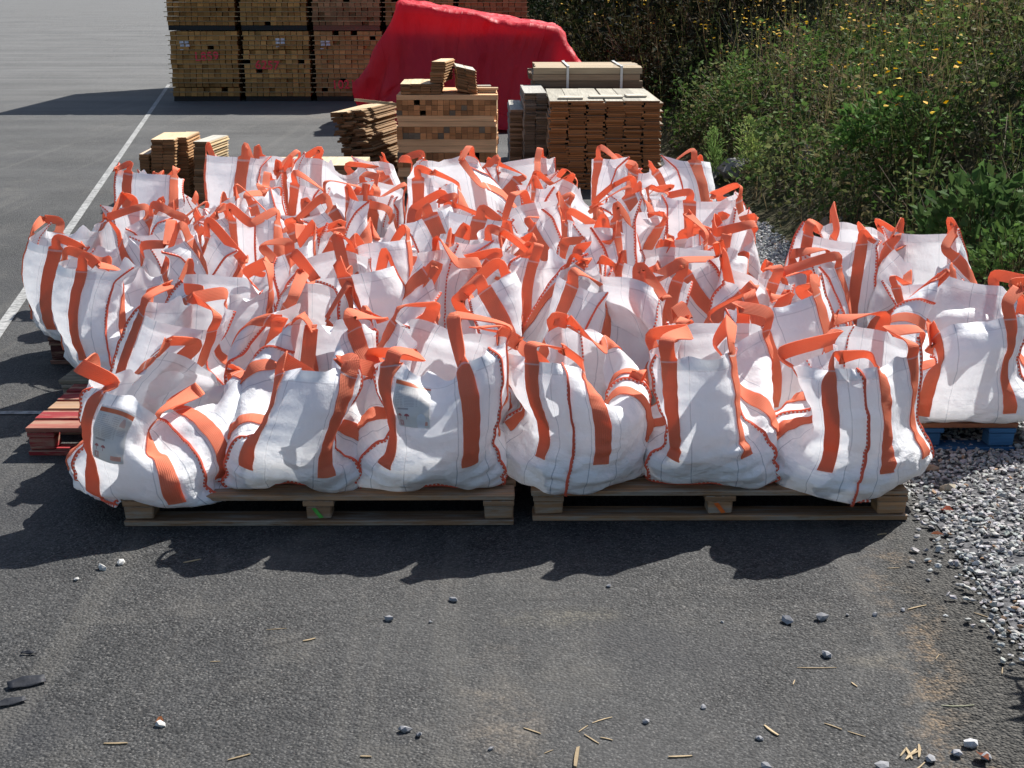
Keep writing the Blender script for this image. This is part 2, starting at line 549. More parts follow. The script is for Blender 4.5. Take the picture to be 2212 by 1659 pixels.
# ------------------------------------------------------------------ cloth: position based dynamics on grids, many sheets at once
class Cloth:
    def __init__(s, P, Lh, Lv, wrap, kbend=.12, colstiff=None):
        """P (B,R,C,3); Lh, Lv rest spacings (B,)"""
        s.P = P.astype(np.float32)
        B, R, C, _ = P.shape
        s.B, s.R, s.C = B, R, C
        s.V = np.zeros_like(s.P)
        lh = Lh.reshape(B, 1, 1).astype(np.float32); lv = Lv.reshape(B, 1, 1).astype(np.float32)
        ld = np.sqrt(lh ** 2 + lv ** 2)
        s.cons = []
        ca = np.arange(C); ra = np.arange(R)

        def colpairs(step, k, lo):
            period = 2 * step
            for ph in range(period // step):
                i = np.array([c for c in ca if (c // step) % 2 == ph])
                j = i + step
                if wrap: j = j % C
                else:
                    ok = j < C; i, j = i[ok], j[ok]
                if len(i): s.cons.append(('c', i, j, lh * step, k, lo))

        def rowpairs(step, k, lo):
            for ph in range(2):
                i = np.array([r for r in ra if (r // step) % 2 == ph and r + step < R])
                if len(i):
                    kk = k
                    if colstiff is not None and step > 1:
                        kk = np.clip(k * colstiff, 0, .9).reshape(1, 1, C).astype(np.float32)
                    s.cons.append(('r', i, i + step, lv * step, kk, lo))
        if wrap: colpairs(6, kbend * .45, True)
        colpairs(4, kbend * .7, True); rowpairs(4, kbend * .6, True)
        colpairs(2, kbend, True); rowpairs(2, kbend, True)
        for ph in range(2):
            r = np.arange(ph, R - 1, 2)
            s.cons.append(('d', r, 1, ld, .55, False)); s.cons.append(('d', r, -1, ld, .55, False))
        colpairs(1, .95, False); rowpairs(1, .95, False)
        s.wrap = wrap

    def step(s, g, damp=.9):
        s.old = s.P.copy()
        s.P += s.V * damp
        s.P[..., 2] -= g

    def solve(s):
        P = s.P
        for kind, i, j, L, k, lo in s.cons:
            if kind == 'c':
                a = P[:, :, i]; b = P[:, :, j]
            elif kind == 'r':
                a = P[:, i]; b = P[:, j]
            else:
                a = P[:, i]; b = P[:, i + 1]
                if s.wrap: b = np.roll(b, -j, axis=2)
                elif j > 0: a, b = a[:, :, :-1], b[:, :, 1:]
                else: a, b = a[:, :, 1:], b[:, :, :-1]
            d = b - a
            n = np.sqrt((d * d).sum(-1)) + 1e-9
            e = (n - L)
            if lo: e = np.minimum(e, 0)
            c = d * (.5 * k * e / n)[..., None]
            if kind == 'c':
                P[:, :, i] += c; P[:, :, j] -= c
            elif kind == 'r':
                P[:, i] += c; P[:, j] -= c
            else:
                if s.wrap:
                    P[:, i] += c; P[:, i + 1] -= np.roll(c, j, axis=2)
                elif j > 0:
                    P[:, i, :-1] += c; P[:, i + 1, 1:] -= c
                else:
                    P[:, i, 1:] += c; P[:, i + 1, :-1] -= c

    def finish(s):
        s.V = np.clip(s.P - s.old, -.03, .03)


def cubic_matrix(n, k, wrap):
    """(m,n) Catmull-Rom upsampling matrix"""
    m = n * k if wrap else (n - 1) * k + 1
    M = np.zeros((m, n))
    for q in range(m):
        i, t = divmod(q, k); t /= k
        w = (-.5 * t ** 3 + t ** 2 - .5 * t, 1.5 * t ** 3 - 2.5 * t ** 2 + 1, -1.5 * t ** 3 + 2 * t ** 2 + .5 * t, .5 * t ** 3 - .5 * t ** 2)
        for a, ww in zip((i - 1, i, i + 1, i + 2), w):
            if wrap: a %= n
            else: a = min(max(a, 0), n - 1)
            M[q, a] += ww
    return M


# ------------------------------------------------------------------ the bags
BC, BR, UP = 48, 18, 3
FACE = BC // 4


def square_param():
    out = []
    for j in range(BC):
        k, t = divmod(j, FACE); t /= FACE
        out.append([(-1 + 2 * t, -1), (1, -1 + 2 * t), (1 - 2 * t, 1), (-1, 1 - 2 * t)][k])
    return np.array(out)


def simulate_bags(bags, iters=150):
    B = len(bags)
    sq = square_param()
    P = np.zeros((B, BR, BC, 3))
    Lh = np.zeros(B); Lv = np.zeros(B)
    cen = np.array([[b['x'], b['y']] for b in bags])
    D = np.sqrt(((cen[:, None] - cen[None]) ** 2).sum(-1)) + np.eye(B) * 9
    pins = np.zeros((B, 4, 3)); fill = np.zeros((B, 3)); fr = np.zeros((B, 3)); rot = np.zeros(B); zmin = np.zeros(B)
    base = np.zeros((B, BC, 3)); extra = []
    for i, b in enumerate(bags):
        r = np.random.default_rng(b['seed'])
        s, H, zb = b['s'], b['H'], b['zb']
        dm = D[i].min()
        b['s'] = s = min(s, dm * 1.12)
        a = min(.505 * s, .5 * dm + .02)
        b['a'] = a; fy = b.get('fy', .90)
        R2 = rotz(b['rot'])[:2, :2]
        cor = np.array([(-1, -1), (1, -1), (1, 1), (-1, 1)], dtype=float)
        # the empty upper half closes to a ridge like a paper sack: two faces meet, the other two tuck inwards
        alongx = r.random() < .62
        g1, g2 = r.uniform(.52, .98), r.uniform(.06, .45)
        lean = np.array([g1, g2] if alongx else [g2, g1]) * s * .5
        tops = np.zeros((4, 3)); pin = {}
        sway = r.normal(0, .035 if b['row'] == 0 else .07, 2)
        tilt = r.normal(0, .075, 2)
        for k in range(4):
            q = R2 @ (cor[k] * lean * r.uniform(.85, 1.12))
            zz = zb + H * r.uniform(.92, 1.0) + float(cor[k] @ tilt) * .5
            tops[k] = (b['x'] + q[0] + sway[0] + r.normal(0, .02), b['y'] + q[1] + sway[1] + r.normal(0, .02), zz)
        if b['row'] > 0 and 'tops' not in b and r.random() < .34:
            k = r.integers(4); tops[k, 2] = zb + H * r.uniform(.5, .72)
            tops[k, :2] += (np.array([b['x'], b['y']]) - tops[k, :2]) * r.uniform(-.25, .45)
        if 'tops' not in b:
            for j, (m0, m1) in {18: (1, 2), 42: (3, 0)}.items() if alongx else {6: (0, 1), 30: (2, 3)}.items():
                m = (tops[m0] + tops[m1]) / 2
                t = r.uniform(.35, .9)
                m[:2] += (np.array([b['x'], b['y']]) + sway - m[:2]) * t
                m[2] -= r.uniform(.0, .07)
                pin[j] = m
        for k, v in b.get('tops', {}).items():
            tops[k] = on_y(*v)
        pins[i] = tops
        for j, v in b.get('rim', {}).items(): pin[j] = on_y(*v)
        for j, v in pin.items(): extra.append((i, j, v.astype(np.float32)))
        for k in range(4): pin[k * FACE] = tops[k]
        bs = np.sign(sq) * np.abs(sq) ** 1.0
        rad = (np.abs(bs[:, 0]) ** 7 + np.abs(bs[:, 1]) ** 7) ** (1 / 7)
        q = (bs / rad[:, None]) * (a * np.array([.99, .99 * fy]))
        q = q @ R2.T
        base[i, :, :2] = q + cen[i]; base[i, :, 2] = zb + .008
        for k, v in b.get('base', {}).items():
            tgt = on_y(*v)
            j0 = k * FACE
            dlt = tgt - base[i, j0]
            for o in range(-5, 6):
                base[i, (j0 + o) % BC] += dlt * max(0, 1 - abs(o) / 5.0) ** 1.3
        zmin[i] = base[i, :, 2].min()
        rim = np.zeros((BC, 3))
        js = sorted(pin)
        for q, j0 in enumerate(js):
            j1 = js[(q + 1) % len(js)]
            n_ = (j1 - j0) % BC or BC
            for e in range(n_): rim[(j0 + e) % BC] = pin[j0] * (1 - e / n_) + pin[j1] * (e / n_)
        w = np.linspace(0, 1, BR)[:, None, None]
        bulge = np.sin(np.linspace(0, 1, BR) * math.pi)[:, None, None]
        L = base[i][None] * (1 - w) + rim[None] * w
        out = np.zeros((BC, 3)); out[:, :2] = (sq / np.linalg.norm(sq, axis=1)[:, None]) @ R2.T
        nz = r.normal(0, 1, (5, 8)) @ np.eye(8)
        Mz = cubic_matrix(5, 4, False)[:BR] if False else None
        up = cubic_matrix(8, BC // 8, True); vr = cubic_matrix(6, 4, False)[:BR]
        noise = vr @ r.normal(0, 1, (6, 8)) @ up.T
        L = L + out[None] * (bulge * .05 + (noise * .028)[..., None] * np.clip(w * 1.6, 0, 1))
        P[i] = L + r.normal(0, .003, L.shape)
        Lh[i] = 4 * s / BC; Lv[i] = H / (BR - 1)
        fl = b.get('fill', .19)
        fill[i] = (b['x'], b['y'], zb + fl * .36); fr[i] = (a, a * fy, fl * .66); rot[i] = b['rot']
    st = np.ones(BC)
    for k in range(4):
        for o in (2, 3, 9, 10): st[k * FACE + o] = 3.0
        st[k * FACE] = 2.2
    cl = Cloth(P, Lh, Lv, True, .30, st)
    P = cl.P
    planes = []
    for i in range(B):
        for j in np.where(D[i] < .80)[0]:
            n = (cen[j] - cen[i]) / D[i, j]
            m = (cen[i] + cen[j]) / 2
            planes.append((i, n.astype(np.float32), float(m @ n)))
    cr, sr = np.cos(rot).astype(np.float32)[:, None, None], np.sin(rot).astype(np.float32)[:, None, None]
    fill = fill.astype(np.float32); fr = fr.astype(np.float32)
    basef = base.astype(np.float32); pinf = pins.astype(np.float32)
    hemw = np.ones((1, BR, 1), dtype=np.float32)
    for it in range(iters):
        cl.step(.0009 if it < iters - 25 else .0006, .88)
        for sub in range(2):
            cl.solve()
            # pinned corners
            for k in range(4):
                j = k * FACE
                P[:, -1, j] += (pinf[:, k] - P[:, -1, j]) * .5
            for i, j, v in extra: P[i, -1, j] += (v - P[i, -1, j]) * .5
            # filled part pushes the fabric out
            q = P - fill[:, None, None]
            lx = (q[..., 0] * cr + q[..., 1] * sr) / fr[:, 0, None, None]
            ly = (-q[..., 0] * sr + q[..., 1] * cr) / fr[:, 1, None, None]
            lz = q[..., 2] / fr[:, 2, None, None]
            val = (np.abs(lx) ** 3.8 + np.abs(ly) ** 3.8 + np.abs(lz) ** 3.8) ** (1 / 3.8) + 1e-6
            ins = val < 1
            k = np.where(ins, 1 / np.maximum(val, .25), 1.0)
            P[...] = fill[:, None, None] + q * (1 + (k - 1) * .8)[..., None]
            for i, n, m in planes:
                d = P[i, :, :, 0] * n[0] + P[i, :, :, 1] * n[1] - m - .012
                d = np.maximum(d, 0)
                P[i, :, :, 0] -= d * n[0]; P[i, :, :, 1] -= d * n[1]
            np.maximum(P[..., 2], zmin[:, None, None].astype(np.float32), out=P[..., 2])
            P[:, 0] = basef
        cl.finish()
    return P.astype(float)


def smooth_noise(r, m, n, a, b, wrap=True):
    """(m,n) smooth noise from an a x b grid"""
    g = r.normal(0, 1, (a, b))
    kc = -(-n // b) if wrap else -(-(n - 1) // (b - 1)); kr = -(-(m - 1) // (a - 1))
    return (cubic_matrix(a, kr, False)[:m]) @ g @ (cubic_matrix(b, kc, wrap)[:n]).T


def grid_normals(G, wrap=True):
    if wrap:
        du = np.roll(G, -1, 1) - np.roll(G, 1, 1)
    else:
        du = np.gradient(G, axis=1)
    dv = np.gradient(G, axis=0)
    n = np.cross(du, dv)
    return n / (np.linalg.norm(n, axis=-1, keepdims=True) + 1e-9)


def ribbon_mesh(name, sec_out, sec_in, mat, uvs, closed_ends=True, mask=None):
    """sec_out/sec_in (N,W,3): outer and inner skin of a band; uvs (N,W,2)"""
    N, W, _ = sec_out.shape
    V = np.concatenate([sec_out.reshape(-1, 3), sec_in.reshape(-1, 3)])
    if mask is not None: uvs = np.concatenate([uvs, np.repeat(mask[:, None, None], W, 1)], -1)
    U = np.concatenate([uvs.reshape(N * W, -1), uvs.reshape(N * W, -1)])
    Q = []
    o = N * W
    idx = np.arange(N * W).reshape(N, W)
    a, b, c, d = idx[:-1, :-1], idx[:-1, 1:], idx[1:, 1:], idx[1:, :-1]
    Q.append(np.stack([a, b, c, d], -1).reshape(-1, 4))
    Q.append(np.stack([d, c, b, a], -1).reshape(-1, 4) + o)
    # the narrow edges get points of their own so that the band keeps crisp borders
    n0 = 2 * o
    for w in (0, W - 1):
        V = np.concatenate([V, sec_out[:, w], sec_in[:, w]]); U = np.concatenate([U, uvs[:, w], uvs[:, w]])
        a = np.arange(N - 1) + n0
        e = np.stack([a, a + 1, a + 1 + N, a + N], -1)
        Q.append(e if w == 0 else e[:, ::-1]); n0 += 2 * N
    if closed_ends:
        for r in (0, N - 1):
            V = np.concatenate([V, sec_out[r], sec_in[r]]); U = np.concatenate([U, uvs[r], uvs[r]])
            a = np.arange(W - 1) + n0
            e = np.stack([a, a + 1, a + 1 + W, a + W], -1)
            Q.append(e[:, ::-1] if r == 0 else e); n0 += 2 * W
    Q = np.concatenate(Q)
    UU = U[Q.reshape(-1)]
    me = np_mesh(name, V, Q, UU[:, :2], None if mask is None else np.repeat(UU[:, 2:3], 3, 1), True, mat)
    return me


def unit(v):
    return v / (np.linalg.norm(v) + 1e-9)


def build_bag(b, P, up):
    r = np.random.default_rng(b['seed'] + 1000)
    C, Rr = BC * up, (BR - 1) * up + 1
    Mc, Mr = cubic_matrix(BC, up, True), cubic_matrix(BR, up, False)
    G = np.einsum('ri,ijk->rjk', Mr, P)
    G = np.einsum('cj,rjk->rck', Mc, G)
    n = grid_normals(G)
    vv = np.linspace(0, b['H'], Rr)
    amp = np.interp(vv, [0, .04, .17, .27, b['H']], [.0010, .0050, .0046, .0016, .0011])[:, None]
    nz = smooth_noise(r, Rr, C, 18, 24) * .25 + smooth_noise(r, Rr, C, 35, 24) * .6 + smooth_noise(r, Rr, C, 35, 48) * .6 + smooth_noise(r, Rr, C, 27, 12) * .45
    G = G + n * (nz * amp)[..., None]
    n = grid_normals(G)
    loc = (b['x'], b['y'], b['zb'])
    root = empty('bulk_bag', loc)
    tag(root, b['label'], 'bulk bag', 'white bulk bags with orange lifting loops')
    f = FACE * up
    # sack
    idx = np.arange(Rr * C).reshape(Rr, C)
    nx = np.roll(idx, -1, 1)
    Q = np.stack([idx[:-1], nx[:-1], nx[1:], idx[1:]], -1).reshape(-1, 4)
    uu = np.arange(C + 1) / f
    U0 = np.stack(np.meshgrid(uu, vv), -1)
    U = np.stack([U0[:-1, :-1], U0[:-1, 1:], U0[1:, 1:], U0[1:, :-1]], 2).reshape(-1, 2)
    dr = b['H'] - U0[..., 1]
    dr = np.stack([dr[:-1, :-1], dr[:-1, 1:], dr[1:, 1:], dr[1:, :-1]], 2).reshape(-1, 1)
    me = np_mesh('sack', G.reshape(-1, 3), Q, U, np.repeat(dr, 3, 1), True, MAT['fabric'], extra_faces=[idx[0][::-1].tolist()])
    local(link('sack', me, None, root), loc)
    # straps and loops: one webbing climbs a face, jumps round the corner seam and runs down the next face
    ws = max(3, int(round(b['ww'] / (4 * b['s'] / C)))) + 1
    c1 = int(.72 * f); c0 = int(.13 * f) + 1
    rlow = int((Rr - 1) * b.get('strap', .34))
    for k in range(4):
        ja = [((k - 1) * f + c1 + q) % C for q in range(ws)]      # strap on the face before the corner
        jb = [(k * f + c0 + q) % C for q in range(ws)]            # strap on the face after it
        A_o, A_n = G[rlow:, ja], n[rlow:, ja]
        B_o, B_n = G[rlow:, jb][::-1], n[rlow:, jb][::-1]
        w = len(ja)
        a_end, b_st = A_o[-1], B_o[0]
        pa, pb = a_end.mean(0), b_st.mean(0)
        ta = unit((A_o[-1] - A_o[-5]).mean(0)); tb = unit((B_o[4] - B_o[0]).mean(0))
        na = unit(A_n[-1].mean(0)); nb = unit(B_n[0].mean(0))
        span = np.linalg.norm(pb - pa)
        mid = (pa + pb) / 2
        Lp = b.get('loop', {}).get(k)
        hgt = r.uniform(.01, .085) if b['row'] < 2 else r.uniform(-.01, .065) if Lp is None else Lp[0]
        side = r.normal(0, .035, 3) if Lp is None else np.array([Lp[1], Lp[2], 0.0])
        outw = unit(np.array([mid[0] - G[-1, :, 0].mean(), mid[1] - G[-1, :, 1].mean(), 0]))
        flop = r.uniform(-.05, .05)
        if Lp is None and r.random() < .45:
            hgt = r.uniform(-.05, .03); flop = r.uniform(.06, .12) * r.choice([-1, 1])
        apex = mid + np.array([0, 0, hgt]) + side + outw * flop
        # centre line through five points
        K = [pa, pa + ta * .045, None, pb - tb * .045, pb]
        tt = unit(pb - pa) * min(.03, span * .2) * r.choice([.15, .5])
        pts = [pa - ta * .03, pa, pa + ta * .05 * r.uniform(.7, 1.2), apex - tt, apex + tt, pb - tb * .05 * r.uniform(.7, 1.2), pb, pb + tb * .03]
        cl = []
        for s0 in range(1, len(pts) - 2):
            q0, q1, q2, q3 = pts[s0 - 1:s0 + 3]
            nn = 6 if s0 != 3 else 4
            for e in range(nn):
                t = e / nn
                cl.append(.5 * ((2 * q1) + (-q0 + q2) * t + (2 * q0 - 5 * q1 + 4 * q2 - q3) * t * t + (-q0 + 3 * q1 - 3 * q2 + q3) * t ** 3))
        cl = np.array(cl[1:])
        tang = np.gradient(np.vstack([pa, cl, pb]), axis=0)[1:-1]
        tang /= np.linalg.norm(tang, axis=1)[:, None] + 1e-9
        # carry the outward normal along the line, then spread the remaining twist
        N_ = []; cur = na
        for t in tang:
            cur = unit(cur - t * (cur @ t)); N_.append(cur)
        N_ = np.array(N_)
        tl = tang[-1]; nb2 = unit(nb - tl * (nb @ tl))
        ang = math.atan2(np.cross(N_[-1], nb2) @ tl, N_[-1] @ nb2)
        if ang > math.pi: ang -= 2 * math.pi
        fr_ = np.linspace(0, 1, len(tang)); fr_ = fr_ * fr_ * (3 - 2 * fr_)
        wob = r.uniform(-1.1, 1.1)
        half = b['ww'] * .5
        s_o, s_n = [], []
        sd0 = unit(a_end[-1] - a_end[0])
        for p, t, nn, q in zip(cl, tang, N_, fr_):
            al = ang * q + wob * math.sin(q * math.pi)
            x = np.cross(t, nn)
            nrm = nn * math.cos(al) + x * math.sin(al)
            sd = np.cross(t, nrm)
            if not s_o and sd @ sd0 < 0: flip = -1
            elif not s_o: flip = 1
            sd = sd * flip
            e = np.linspace(-1, 1, w)
            curl = (1 - e ** 2)[:, None] * nrm * .0012
            s_o.append(p + sd[None] * (e * half)[:, None] + curl); s_n.append(np.repeat(nrm[None], w, 0))
        s_o, s_n = np.array(s_o), np.array(s_n)
        Bo, Bn = B_o, B_n
        if unit(s_o[-1][-1] - s_o[-1][0]) @ unit(B_o[0][-1] - B_o[0][0]) < 0:
            Bo, Bn = B_o[:, ::-1], B_n[:, ::-1]
        S = np.concatenate([A_o, s_o, Bo]); NN = np.concatenate([A_n, s_n, Bn])
        # the outer skin a few millimetres proud of the sack
        so, si = S + NN * .0058, S + NN * .0022
        dl = np.linalg.norm(np.diff(S.mean(1), axis=0), axis=1)
        vv2 = np.concatenate([[0], np.cumsum(dl)])
        uvs = np.stack(np.meshgrid(np.linspace(0, 1, w), vv2), -1)
        mask = np.zeros(len(S)); mask[len(A_o) - 2] = 1; mask[len(A_o) + len(s_o) + 1] = 1
        me = ribbon_mesh('lifting_loop', so, si, MAT['web'], uvs, True, mask)
        local(link('lifting_loop', me, None, root), loc)
    # raised overlock seams on the four corners and round the base
    for k in range(4):
        j = (k * f) % C
        p = G[:, j]; nn = n[:, j]
        t = np.gradient(p, axis=0); t /= np.linalg.norm(t, axis=1)[:, None] + 1e-9
        sd = np.cross(t, nn)
        wig = (smooth_noise(r, Rr, 4, 9, 4)[:, 0] * .4)[:, None]
        dirn = nn + sd * wig; dirn /= np.linalg.norm(dirn, axis=1)[:, None]
        e = np.array([-.002, .004, .0088])
        mid_ = p[:, None] + dirn[:, None] * e[None, :, None]
        thick = np.array([.0028, .0034, .0030])[None, :, None] * sd[:, None]
        ln = np.concatenate([[0], np.cumsum(np.linalg.norm(np.diff(p, axis=0), axis=1))])
        uvs = np.stack(np.meshgrid(np.linspace(0, 1, 3), ln), -1)
        me = ribbon_mesh('corner_seam', mid_ + thick, mid_ - thick, MAT['seam'], uvs)
        local(link('corner_seam', me, None, root), loc)
    p = np.concatenate([G[1], G[1][:1]]); nn = np.concatenate([n[1], n[1][:1]])
    dirn = nn + np.array([0, 0, -.25]); dirn /= np.linalg.norm(dirn, axis=1)[:, None]
    e = np.array([-.002, .004, .0088])
    mid_ = p[:, None] + dirn[:, None] * e[None, :, None]
    upv = np.array([0, 0, 1.0])
    sd = np.cross(np.gradient(p, axis=0), dirn); sd /= np.linalg.norm(sd, axis=1)[:, None] + 1e-9
    thick = np.array([.0028, .0034, .0030])[None, :, None] * sd[:, None]
    ln = np.concatenate([[0], np.cumsum(np.linalg.norm(np.diff(p, axis=0), axis=1))])
    uvs = np.stack(np.meshgrid(np.linspace(0, 1, 3), ln), -1)
    me = ribbon_mesh('base_seam', mid_ + thick, mid_ - thick, MAT['seam'], uvs)
    local(link('base_seam', me, None, root), loc)
    # goods inside, seen only where a mouth gapes: a low liner over them
    m = 14
    gx, gy = np.meshgrid(np.linspace(-1, 1, m), np.linspace(-1, 1, m))
    rr = np.maximum(np.abs(gx), np.abs(gy))
    sc = b['a'] * .66
    q = np.stack([gx * sc, gy * sc], -1).reshape(-1, 2) @ rotz(b['rot'])[:2, :2].T
    z = b['zb'] + .06 + .05 * np.cos(rr * 1.5).reshape(-1) + r.normal(0, .004, m * m)
    V = np.column_stack([q[:, 0] + b['x'], q[:, 1] + b['y'], z])
    ii = np.arange(m * m).reshape(m, m)
    Q = np.stack([ii[:-1, :-1], ii[:-1, 1:], ii[1:, 1:], ii[1:, :-1]], -1).reshape(-1, 4)
    UVv = np.stack([gx, gy * .0 + .3], -1).reshape(-1, 2)
    me = np_mesh('inner_liner', V, Q, UVv[Q.reshape(-1)], np.full((len(Q), 3), .3), True, MAT['fabric'])
    local(link('inner_liner', me, None, root), loc)
    # paper label stitched under the hem
    if 'tagface' in b:
        k = b['tagface']
        ja = [int(k * f + q) % C for q in range(int(.30 * f), int(.54 * f))]
        r1 = Rr - 1 - int(.075 * Rr); r0 = int(Rr * .62)
        S = G[r0:r1, ja]; NN = n[r0:r1, ja]
        wv = (smooth_noise(r, S.shape[0], S.shape[1], 5, 4, False) * .0035 + .006)[..., None]
        uvs = np.stack(np.meshgrid(np.linspace(0, 1, S.shape[1]), np.linspace(0, 1, S.shape[0])), -1)
        me = ribbon_mesh('paper_label', S + NN * wv, S + NN * (wv - .0007), MAT['label'], uvs)
        local(link('paper_label', me, None, root), loc)
    return root
# ------------------------------------------------------------------ where the bags stand (photo columns and depths)
ZP = 0.10     # top of a pallet
WHITE = 'white bag with orange loops, '
ORD = ['leftmost', 'second from the left', 'third from the left', 'fourth from the left', 'fifth from the left', 'sixth from the left',
       'seventh from the left', 'eighth from the left', 'ninth from the left', 'tenth from the left', 'eleventh from the left', 'twelfth from the left']


def bag_table():
    T = []

    def add(row, px, y, rot, s=.46, H=.52, zr=.5, label=None, **kw):
        T.append(dict(row=row, x=x_at(px, y, zr), y=y, rot=math.radians(rot), s=s, H=H, zb=ZP, label=label, ww=(.048, .044, .039, .037, .036, .035)[row], **kw))
        if row > 0 and 'tops' not in kw: T[-1]['rot'] += math.radians((len(T) * 47 % 31) - 15)
        if row > 1: T[-1]['s'] *= .97
    # front row
    add(0, 385, 4.26, 4, .435, .49, .3, 'caved-in white bag with a paper label, left end of the front pallets',
        tops={0: (205, 848, 4.04), 1: (330, 915, 4.20), 2: (562, 882, 4.44), 3: (368, 740, 4.48)}, base={0: (250, 1095, 3.95)}, tagface=0,
        rim={2: (240, 842, 4.03), 5: (292, 846, 4.03), 9: (338, 905, 4.08), 18: (450, 915, 4.33), 30: (470, 805, 4.48), 42: (285, 790, 4.28)},
        loop={0: (.13, -.02, -.02), 1: (-.05, .06, .12), 3: (.05, .03, -.06)})
    add(0, 650, 4.27, -4, .45, .47, .3, 'lopsided white bag, its left side sagging onto the caved-in bag beside it',
        tops={0: (628, 815, 4.12), 1: (768, 778, 4.12), 2: (778, 742, 4.46), 3: (640, 765, 4.46)}, base={0: (530, 1050, 4.05)},
        rim={4: (662, 788, 4.06), 8: (730, 784, 4.06), 30: (715, 735, 4.48), 18: (742, 762, 4.30), 42: (672, 785, 4.28)}, loop={1: (.03, -.05, -.03), 0: (.02, -.04, 0)})
    add(0, 935, 4.26, 1, .48, .47, .3, 'upright white bag with a torn paper label, right end of the left front pallet',
        tops={0: (858, 770, 4.12), 1: (1045, 750, 4.06), 2: (1095, 735, 4.44), 3: (895, 715, 4.46)}, tagface=0,
        rim={3: (882, 780, 4.05), 6: (925, 786, 4.10), 9: (995, 768, 4.05), 30: (1000, 722, 4.47), 18: (1030, 745, 4.25), 42: (905, 742, 4.28)},
        loop={0: (.15, .10, .03), 1: (.22, -.07, .06), 2: (.19, -.10, 0), 3: (.17, .07, 0)})
    add(0, 1245, 4.245, 38, .42, .47, .3, 'white bag with its right side folded down, left end of the right front pallet',
        tops={1: (1300, 870, 4.28), 0: (1210, 786, 4.02), 3: (1128, 745, 4.26), 2: (1250, 720, 4.47)},
        rim={4: (1245, 815, 4.10), 42: (1160, 770, 4.12), 24: (1250, 720, 4.47), 30: (1190, 745, 4.36)}, loop={0: (.12, .01, .03), 3: (.19, .03, 0), 2: (.12, -.04, 0)})
    add(0, 1535, 4.26, -3, .47, .47, .3, 'full upright white bag in the middle of the right front pallet',
        tops={0: (1425, 770, 4.08), 1: (1592, 742, 4.26), 2: (1650, 705, 4.46), 3: (1445, 690, 4.46)},
        rim={4: (1485, 764, 4.03), 8: (1562, 760, 4.04), 10: (1586, 752, 4.12), 18: (1600, 735, 4.38), 42: (1470, 735, 4.28)}, loop={0: (.12, .05, .03), 1: (.04, .02, .06), 3: (.10, .05, 0)})
    add(0, 1790, 4.225, 40, .39, .49, .3, 'wide-mouthed white bag turned corner forward, right end of the right front pallet',
        tops={0: (1842, 800, 3.98), 1: (1978, 712, 4.25), 2: (1850, 700, 4.52), 3: (1742, 778, 4.24)}, base={0: (1880, 1083, 3.94)},
        rim={3: (1880, 803, 4.03), 7: (1935, 765, 4.13), 44: (1808, 800, 4.03), 18: (1910, 705, 4.40), 30: (1800, 745, 4.38)},
        loop={0: (.15, -.03, .03), 1: (.16, -.05, .04), 2: (.12, -.06, .02), 3: (.13, .06, .02)})
    # second row
    add(1, 425, 4.88, 3, .47, .50, .4, 'tall white bag with a thick upright loop, on the red pallet behind the caved-in bag',
        tops={0: (338, 640, 4.70), 1: (543, 668, 4.70), 2: (560, 640, 5.07), 3: (400, 605, 5.07)}, rim={18: (525, 655, 4.88), 42: (395, 625, 4.88)}, loop={0: (.12, .06, 0), 1: (.10, -.08, 0)})
    add(1, 645, 4.74, 2, .42, .43, .4, 'short white bag with a flopped-over loop, behind the lopsided bag', loop={0: (.03, .07, -.02)})
    add(1, 800, 5.06, 24, .44, .52, .4, 'white bag with one broad strap facing front, left of the bag with the torn label')
    add(1, 992, 4.88, -10, .44, .53, .4, 'white bag standing right behind the bag with the torn label')
    add(1, 1245, 4.88, 6, .44, .53, .4, 'white bag with two front straps, behind the bag with its side folded down')
    add(1, 1435, 5.04, -20, .43, .53, .4, 'white bag behind the full upright bag of the front row')
    add(1, 1648, 4.88, 14, .45, .52, .4, 'white bag with one broad strap, in the gap between the two right front bags')
    add(1, 2065, 4.99, -3, .46, .52, .4, 'sagging white bag on the blue pallet at the right edge', tops={1: (2190, 672, 4.78), 0: (2010, 770, 4.80), 2: (2180, 640, 5.15), 3: (2020, 655, 5.15)}, rim={18: (2160, 660, 4.97), 6: (2110, 690, 4.79), 42: (2040, 720, 4.97)})
    # third row
    add(2, 338, 5.44, 30, .47, .52, .4, 'bulging white bag turned corner forward, on the bare wood pallet at the left')
    add(2, 555, 5.52, -10, .46, .53, .45)
    add(2, 790, 5.52, 14, .46, .54, .45)
    add(2, 1000, 5.56, 22, .46, .54, .45, 'white bag with a slanting paper label, in the middle of the third row', tagface=0)
    add(2, 1215, 5.50, -8, .45, .54, .45)
    add(2, 1430, 5.58, 26, .45, .53, .45)
    add(2, 1610, 5.52, -24, .45, .56, .45)
    add(2, 1752, 5.36, 18, .42, .45, .45)
    add(2, 1838, 5.80, -35, .44, .54, .45, 'tilted white bag with a bunched loop, right of the gravel gap')
    add(2, 2003, 5.56, -6, .46, .48, .45, 'wide open white bag whose pale back wall faces the weedy bank')
    # fourth row
    add(3, 240, 6.06, 28, .43, .53, .45, 'narrow white bag nearest the painted line, far left of the field of bags')
    add(3, 425, 6.15, 8, .45, .52, .4)
    add(3, 640, 6.14, 12, .46, .57, .45, 'white bag with a clean paper label, third from the left in the fourth row', tagface=0)
    add(3, 870, 6.15, -20, .47, .57, .45)
    add(3, 1095, 6.12, 16, .46, .56, .45)
    add(3, 1320, 6.14, -22, .46, .55, .45)
    add(3, 1545, 6.12, 20, .45, .50, .4)
    # fifth row
    add(4, 320, 6.72, 6, .42, .42, .45, 'low slumped white bag at the left end of the fifth row')
    add(4, 545, 6.74, 12, .47, .56, .45)
    add(4, 770, 6.76, -16, .47, .57, .45)
